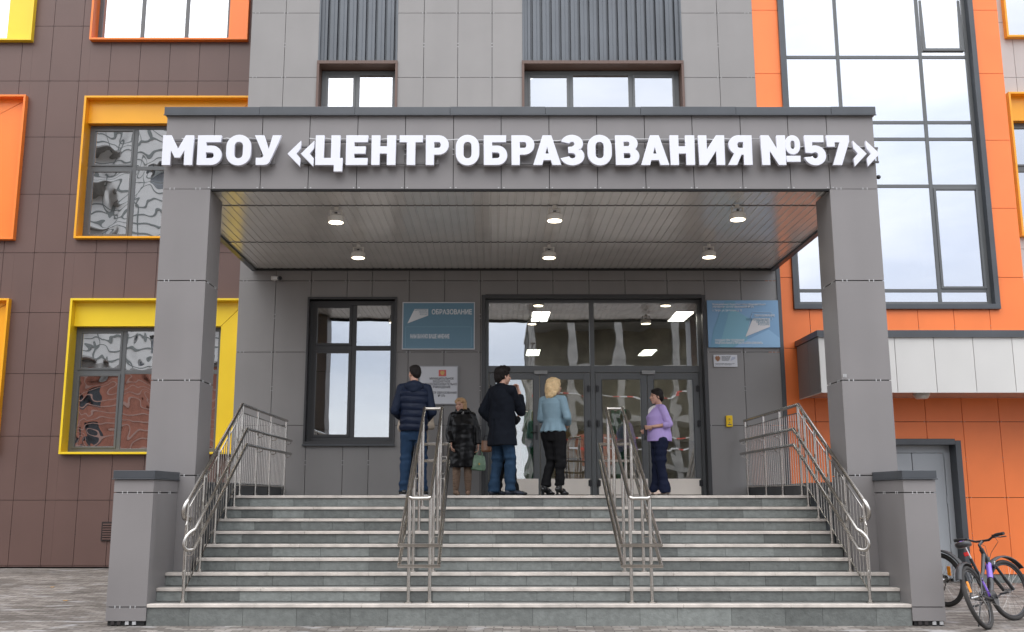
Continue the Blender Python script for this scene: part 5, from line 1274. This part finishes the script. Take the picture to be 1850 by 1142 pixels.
for s_ in (-1, 1): MB().tube([(-.055, s_*.03, .20), (-.045, s_*.026, .28), (-.015, s_*.012, .345), (.015, s_*.012, .345), (.045, s_*.026, .28), (.055, s_*.03, .20)], .0065, greenl, 8).build('handle', BG, smooth=60)
MB().box(-.012, .012, -.068, -.055, .09, .12, gold).build('clasp', BG, bevel=.003)
# 3 man in dark overcoat, three-quarter back, hand at his mouth
H = 1.83
J = dict(sh=(.19, 1.50), el=[(-.265, -.13, 1.22), (.16, .23, 1.20)], wr=[(-.23, .05, 1.03), (.08, .28, 1.49)], kn=[(-.12, .03, .50), (.12, .05, .50)], an=[(-.14, -.03, .085), (.14, .03, .085)], ft=(.15, -.1))
Yp = 14.4; Xp = ax(907, 800, Yp)
D = person('dark-haired man in a navy overcoat and jeans with his hand at his mouth', (Xp, Yp, LZ), -.80)
T, Mx, hk, b = body(D, H, J, yaw=-.45, curl=(.5, 1.5), fw=(None, (-.35, -.05, .93)), palms=((0, 0, 0), (-.3, -.9, 0)), hc=(0.0, .035, H-.118))
face_bits(T, Mx, hk, D)
hairm(D, T, Mx, hk, hairdk, [(0, -.028, .050, .100, .104, .098), (0, .025, .105, .080, .075, .048), (0, -.075, -.01, .082, .06, .08), (.064, -.03, .01, .026, .045, .05), (-.064, -.03, .01, .026, .045, .05)], rough=.016, fr=24)
trousers(D, H, J, jean2, 1.02, r=(.112, .086, .076, .082), seed=6)
mb = MB(); mb.loft([((0, .01, .71), .235, .185), ((0, .0, .80), .225, .178), ((0, -.005, 1.05), .20, .158), ((0, 0, 1.2), .21, .152), ((0, -.01, 1.38), .215, .150), ((0, -.015, 1.46), .205, .128), ((0, -.015, 1.53), .15, .10), ((0, -.01, 1.585), .085, .075)], coatn, 30, 2.2)
sleeve(mb, J, 0, coatn, (.078, .072, .062), end=.95); sleeve(mb, J, 1, coatn, (.078, .070, .055), end=.88)
def dpo(p, n):
    v = -.022 if (abs(p.x) < .010 and p.y < 0 and p.z < 1.08) else 0
    return v+.017*noise.noise(Vector((p.x*7, p.y*7, p.z*3.5)))+.009*noise.noise(p*13)
solid(mb, 'overcoat', D, .009, coatn, 2, dpo)
mb = MB(); mb.ell((0, -.03, 1.585), .085, .075, .032, coatn); solid(mb, 'collar', D, .007, coatn, 2)
shoes(D, J, bluesh, .31, .052, sole=black)
D = person('person in black hidden behind the man in the navy overcoat, one dark shoe pointing right', (ax(905, 800, 15.1), 15.1, LZ), -.9)
J3 = dict(sh=(.165, 1.34), el=[(-.25, .0, 1.08), (.22, .1, 1.1)], wr=[(-.26, .18, .98), (.1, .25, 1.15)], kn=[(-.08, .06, .46), (.11, .10, .47)], an=[(-.09, -.02, .085), (.12, .16, .085)], ft=(0, -.1))
T, Mx, hk, b = body(D, 1.66, J3, yaw=0); face_bits(T, Mx, hk, D); hairm(D, T, Mx, hk, hairdk, short)
trousers(D, 1.66, J3, blk, .96, seed=2); shoes(D, J3, leather, .30, .045)
mb = MB(); mb.loft([((0, 0, .86), .18, .13), ((0, 0, 1.1), .165, .125), ((0, 0, 1.28), .17, .12), ((0, -.01, 1.38), .14, .09), ((0, -.01, 1.43), .07, .06)], blk, 24)
for i in (0, 1): sleeve(mb, J3, i, blk)
solid(mb, 'jacket', D, .012, blk, 3, wr(.008, 8))
BH = thing('handbag', 'brown handbag just showing left of the man in the navy overcoat', 'handbag', (ax(879, 800, 14.95), 14.95, LZ+.64)); mb = MB(); mb.loft([((0, 0, 0), .07, .04), ((0, 0, .02), .085, .05), ((0, 0, .17), .075, .03)], brownl, 20, 3); solid(mb, 'bag_body', BH, .006, brownl, 2)
MB().tube([(-.05, 0, .16), (-.03, 0, .24), (.03, 0, .24), (.05, 0, .16)], .006, blk, 8).build('handle', BH, smooth=60)
# 4 blonde woman in light blue jacket from behind
H = 1.71
J = dict(sh=(.165, 1.395), el=[(-.20, -.02, 1.13), (.255, -.02, 1.13)], wr=[(-.15, .20, 1.07), (.15, .17, 1.05)], kn=[(-.07, .05, .50), (.10, .03, .50)], an=[(-.13, -.02, .12), (.08, .03, .12)], ft=(-.2, -.2))
Yp = 14.75; Xp = ax(1000, 800, Yp)
D = person('blonde woman in a light blue jacket and black trousers, seen from behind', (Xp, Yp, LZ), -.58)
T, Mx, hk, b = body(D, H, J, yaw=-.65, fem=True, curl=(.8, .8), hc=(.02, .015, H-.115))
face_bits(T, Mx, hk, D, hairlb)
hairm(D, T, Mx, hk, hairbl, [(0, -.02, .050, .102, .108, .092), (.0, .035, .095, .07, .055, .034), (0, -.085, -.03, .105, .070, .10), (.075, -.03, -.02, .040, .07, .085), (-.082, -.03, -.04, .045, .08, .10), (-.10, -.05, -.10, .05, .06, .06), (.075, -.06, -.09, .045, .05, .06), (-.02, -.085, -.12, .078, .052, .075), (-.085, -.07, -.16, .050, .045, .060), (.05, -.08, -.12, .055, .045, .06), (-.12, -.05, -.19, .035, .03, .035), (.0, -.09, .0, .09, .05, .08), (-.07, -.05, .03, .045, .06, .06)], rough=.018, fr=13)
trousers(D, H, J, blk, 1.06, r=(.118, .082, .066, .070), hem=.14, seed=9, belly=(.175, .125))
mb = MB(); mb.loft([((0, -.01, .93), .205, .155), ((0, -.005, .97), .198, .150), ((0, 0, 1.06), .168, .125), ((0, 0, 1.12), .158, .118), ((0, 0, 1.22), .170, .128), ((0, -.005, 1.34), .182, .125), ((0, -.01, 1.405), .155, .10), ((0, -.01, 1.45), .075, .065)], ltblue, 28)
for i in (0, 1): sleeve(mb, J, i, ltblue, (.068, .060, .050), end=.9)
solid(mb, 'jacket', D, .008, ltblue, 2, lambda p, n: arms_dp(J, .010)(p, n)+(.010*math.sin(math.atan2(p.y, p.x)*9)*max(0, (1.06-p.z)/.13) if p.z < 1.06 and abs(p.x) < .23 else 0))
shoes(D, J, leather, .26, .042, heel=.045, top=.16)
# 5 woman in lilac jacket, profile to the left
H = 1.63
J = dict(sh=(.155, 1.315), el=[(-.20, -.10, 1.07), (.20, -.07, 1.07)], wr=[(-.16, .15, 1.04), (.12, .16, 1.02)], kn=[(-.085, .02, .46), (.09, .03, .46)], an=[(-.10, -.02, .085), (.10, .06, .085)], ft=(.1, -.1))
Yp = 15.4; Xp = ax(1192, 800, Yp); rzz = math.pi/2+.15
D = person('short-haired woman in a lilac jacket and navy trousers standing in profile', (Xp, Yp, LZ), rzz)
T, Mx, hk, b = body(D, H, J, yaw=.12, fem=True, curl=(.9, 1.0), fw=((.35, .9, -.15), (-.2, .85, -.5)), palms=((1, -.2, .3), (-1, 0, .2)), hc=(0, .035, H-.115))
face_bits(T, Mx, hk, D)
hairm(D, T, Mx, hk, hairdk, [(0, -.022, .048, .086, .094, .086), (0, .035, .085, .062, .045, .032), (0, -.068, -.01, .07, .052, .07), (.060, -.02, .012, .026, .045, .05), (-.060, -.02, .012, .026, .045, .05)], rough=.005)
trousers(D, H, J, navyt, 1.0, r=(.115, .080, .075, .100), hem=.04, seed=4, belly=(.165, .145))
mb = MB(); mb.loft([((0, .0, .82), .185, .190), ((0, .0, .90), .182, .188), ((0, .01, 1.0), .172, .180), ((0, .02, 1.12), .168, .175), ((0, .035, 1.20), .170, .172), ((0, .01, 1.30), .158, .128), ((0, -.01, 1.355), .12, .085), ((0, -.01, 1.39), .06, .055)], lilac, 28)
for i in (0, 1): sleeve(mb, J, i, lilac, (.064, .058, .054), end=.42)
solid(mb, 'jacket', D, .008, lilac, 2, lambda p, n: arms_dp(J, .020)(p, n)+(-.016 if abs(p.x) < .008 and p.y > 0 and p.z < 1.2 else 0))
mb = MB(); mb.ell((0, .095, 1.265), .042, .085, .10, wht); mb.ell((0, .06, 1.34), .05, .06, .04, wht); solid(mb, 'blouse', D, .007, wht, 2)
shoes(D, J, beigel, .255, .042, heel=.02, top=.06)
ph = Matrix.Rotation(rzz, 3, 'Z') @ Vector((-.09, .25, .985))
PH = thing('phone', 'dark phone held at the waist by the woman in lilac', 'phone', (Xp+ph.x, Yp+ph.y, LZ+ph.z), None, rzz+.5); MB().box(-.006, .006, -.036, .036, -.075, .075, blackp).build('case', PH, bevel=.004); MB().box(.0062, .0072, -.032, .032, -.068, .068, mat('phone_screen', (.01, .01, .012), .08)).build('screen', PH)
bicycle((5.38, 11.20, .0), 48, -17, -22, 'black and purple bicycle on its kickstand, whole in view beside the right pedestal', 'bicycles by the right pedestal')
bicycle((5.93, 13.45, .0), 112, -5, 5, 'purple bicycle half hidden behind the right pedestal, rear wheel showing', 'bicycles by the right pedestal')

leafm = mat('dry_leaf', (.45, .24, .05), .7)
for k, (x, y) in enumerate(((-7.0, 16.2), (-5.9, 14.1), (6.4, 14.9))):
    r_ = random.Random(k); m = MB(); a0 = r_.uniform(0, 6)
    pts = [(math.cos(a0+t)*l_*.045, math.sin(a0+t)*l_*.045, .004+.010*abs(math.sin(t*2))) for t, l_ in ((0, 1.2), (.5, .55), (1.0, .9), (1.6, .5), (2.3, .8), (3.1, .35), (3.9, .8), (4.6, .5), (5.3, .9), (5.8, .55))]
    n = len(pts); vs = [(0, 0, .012)]+pts+[(0, 0, .010)]+[(p[0], p[1], p[2]-.002) for p in pts]
    m.add(vs, [(0, i+1, (i+1) % n+1) for i in range(n)]+[(n+1, n+2+(i+1) % n, n+2+i) for i in range(n)]+[(i+1, n+2+i, n+2+(i+1) % n, (i+1) % n+1) for i in range(n)], leafm)
    o = m.build('fallen_leaf'); o.location = (x, y, .003); tag(o, 'small dry yellow leaf lying on the paving '+('nearer the brown wall', 'nearer the left pedestal', 'behind the bicycles')[k], 'leaf', 'fallen leaves on the paving')
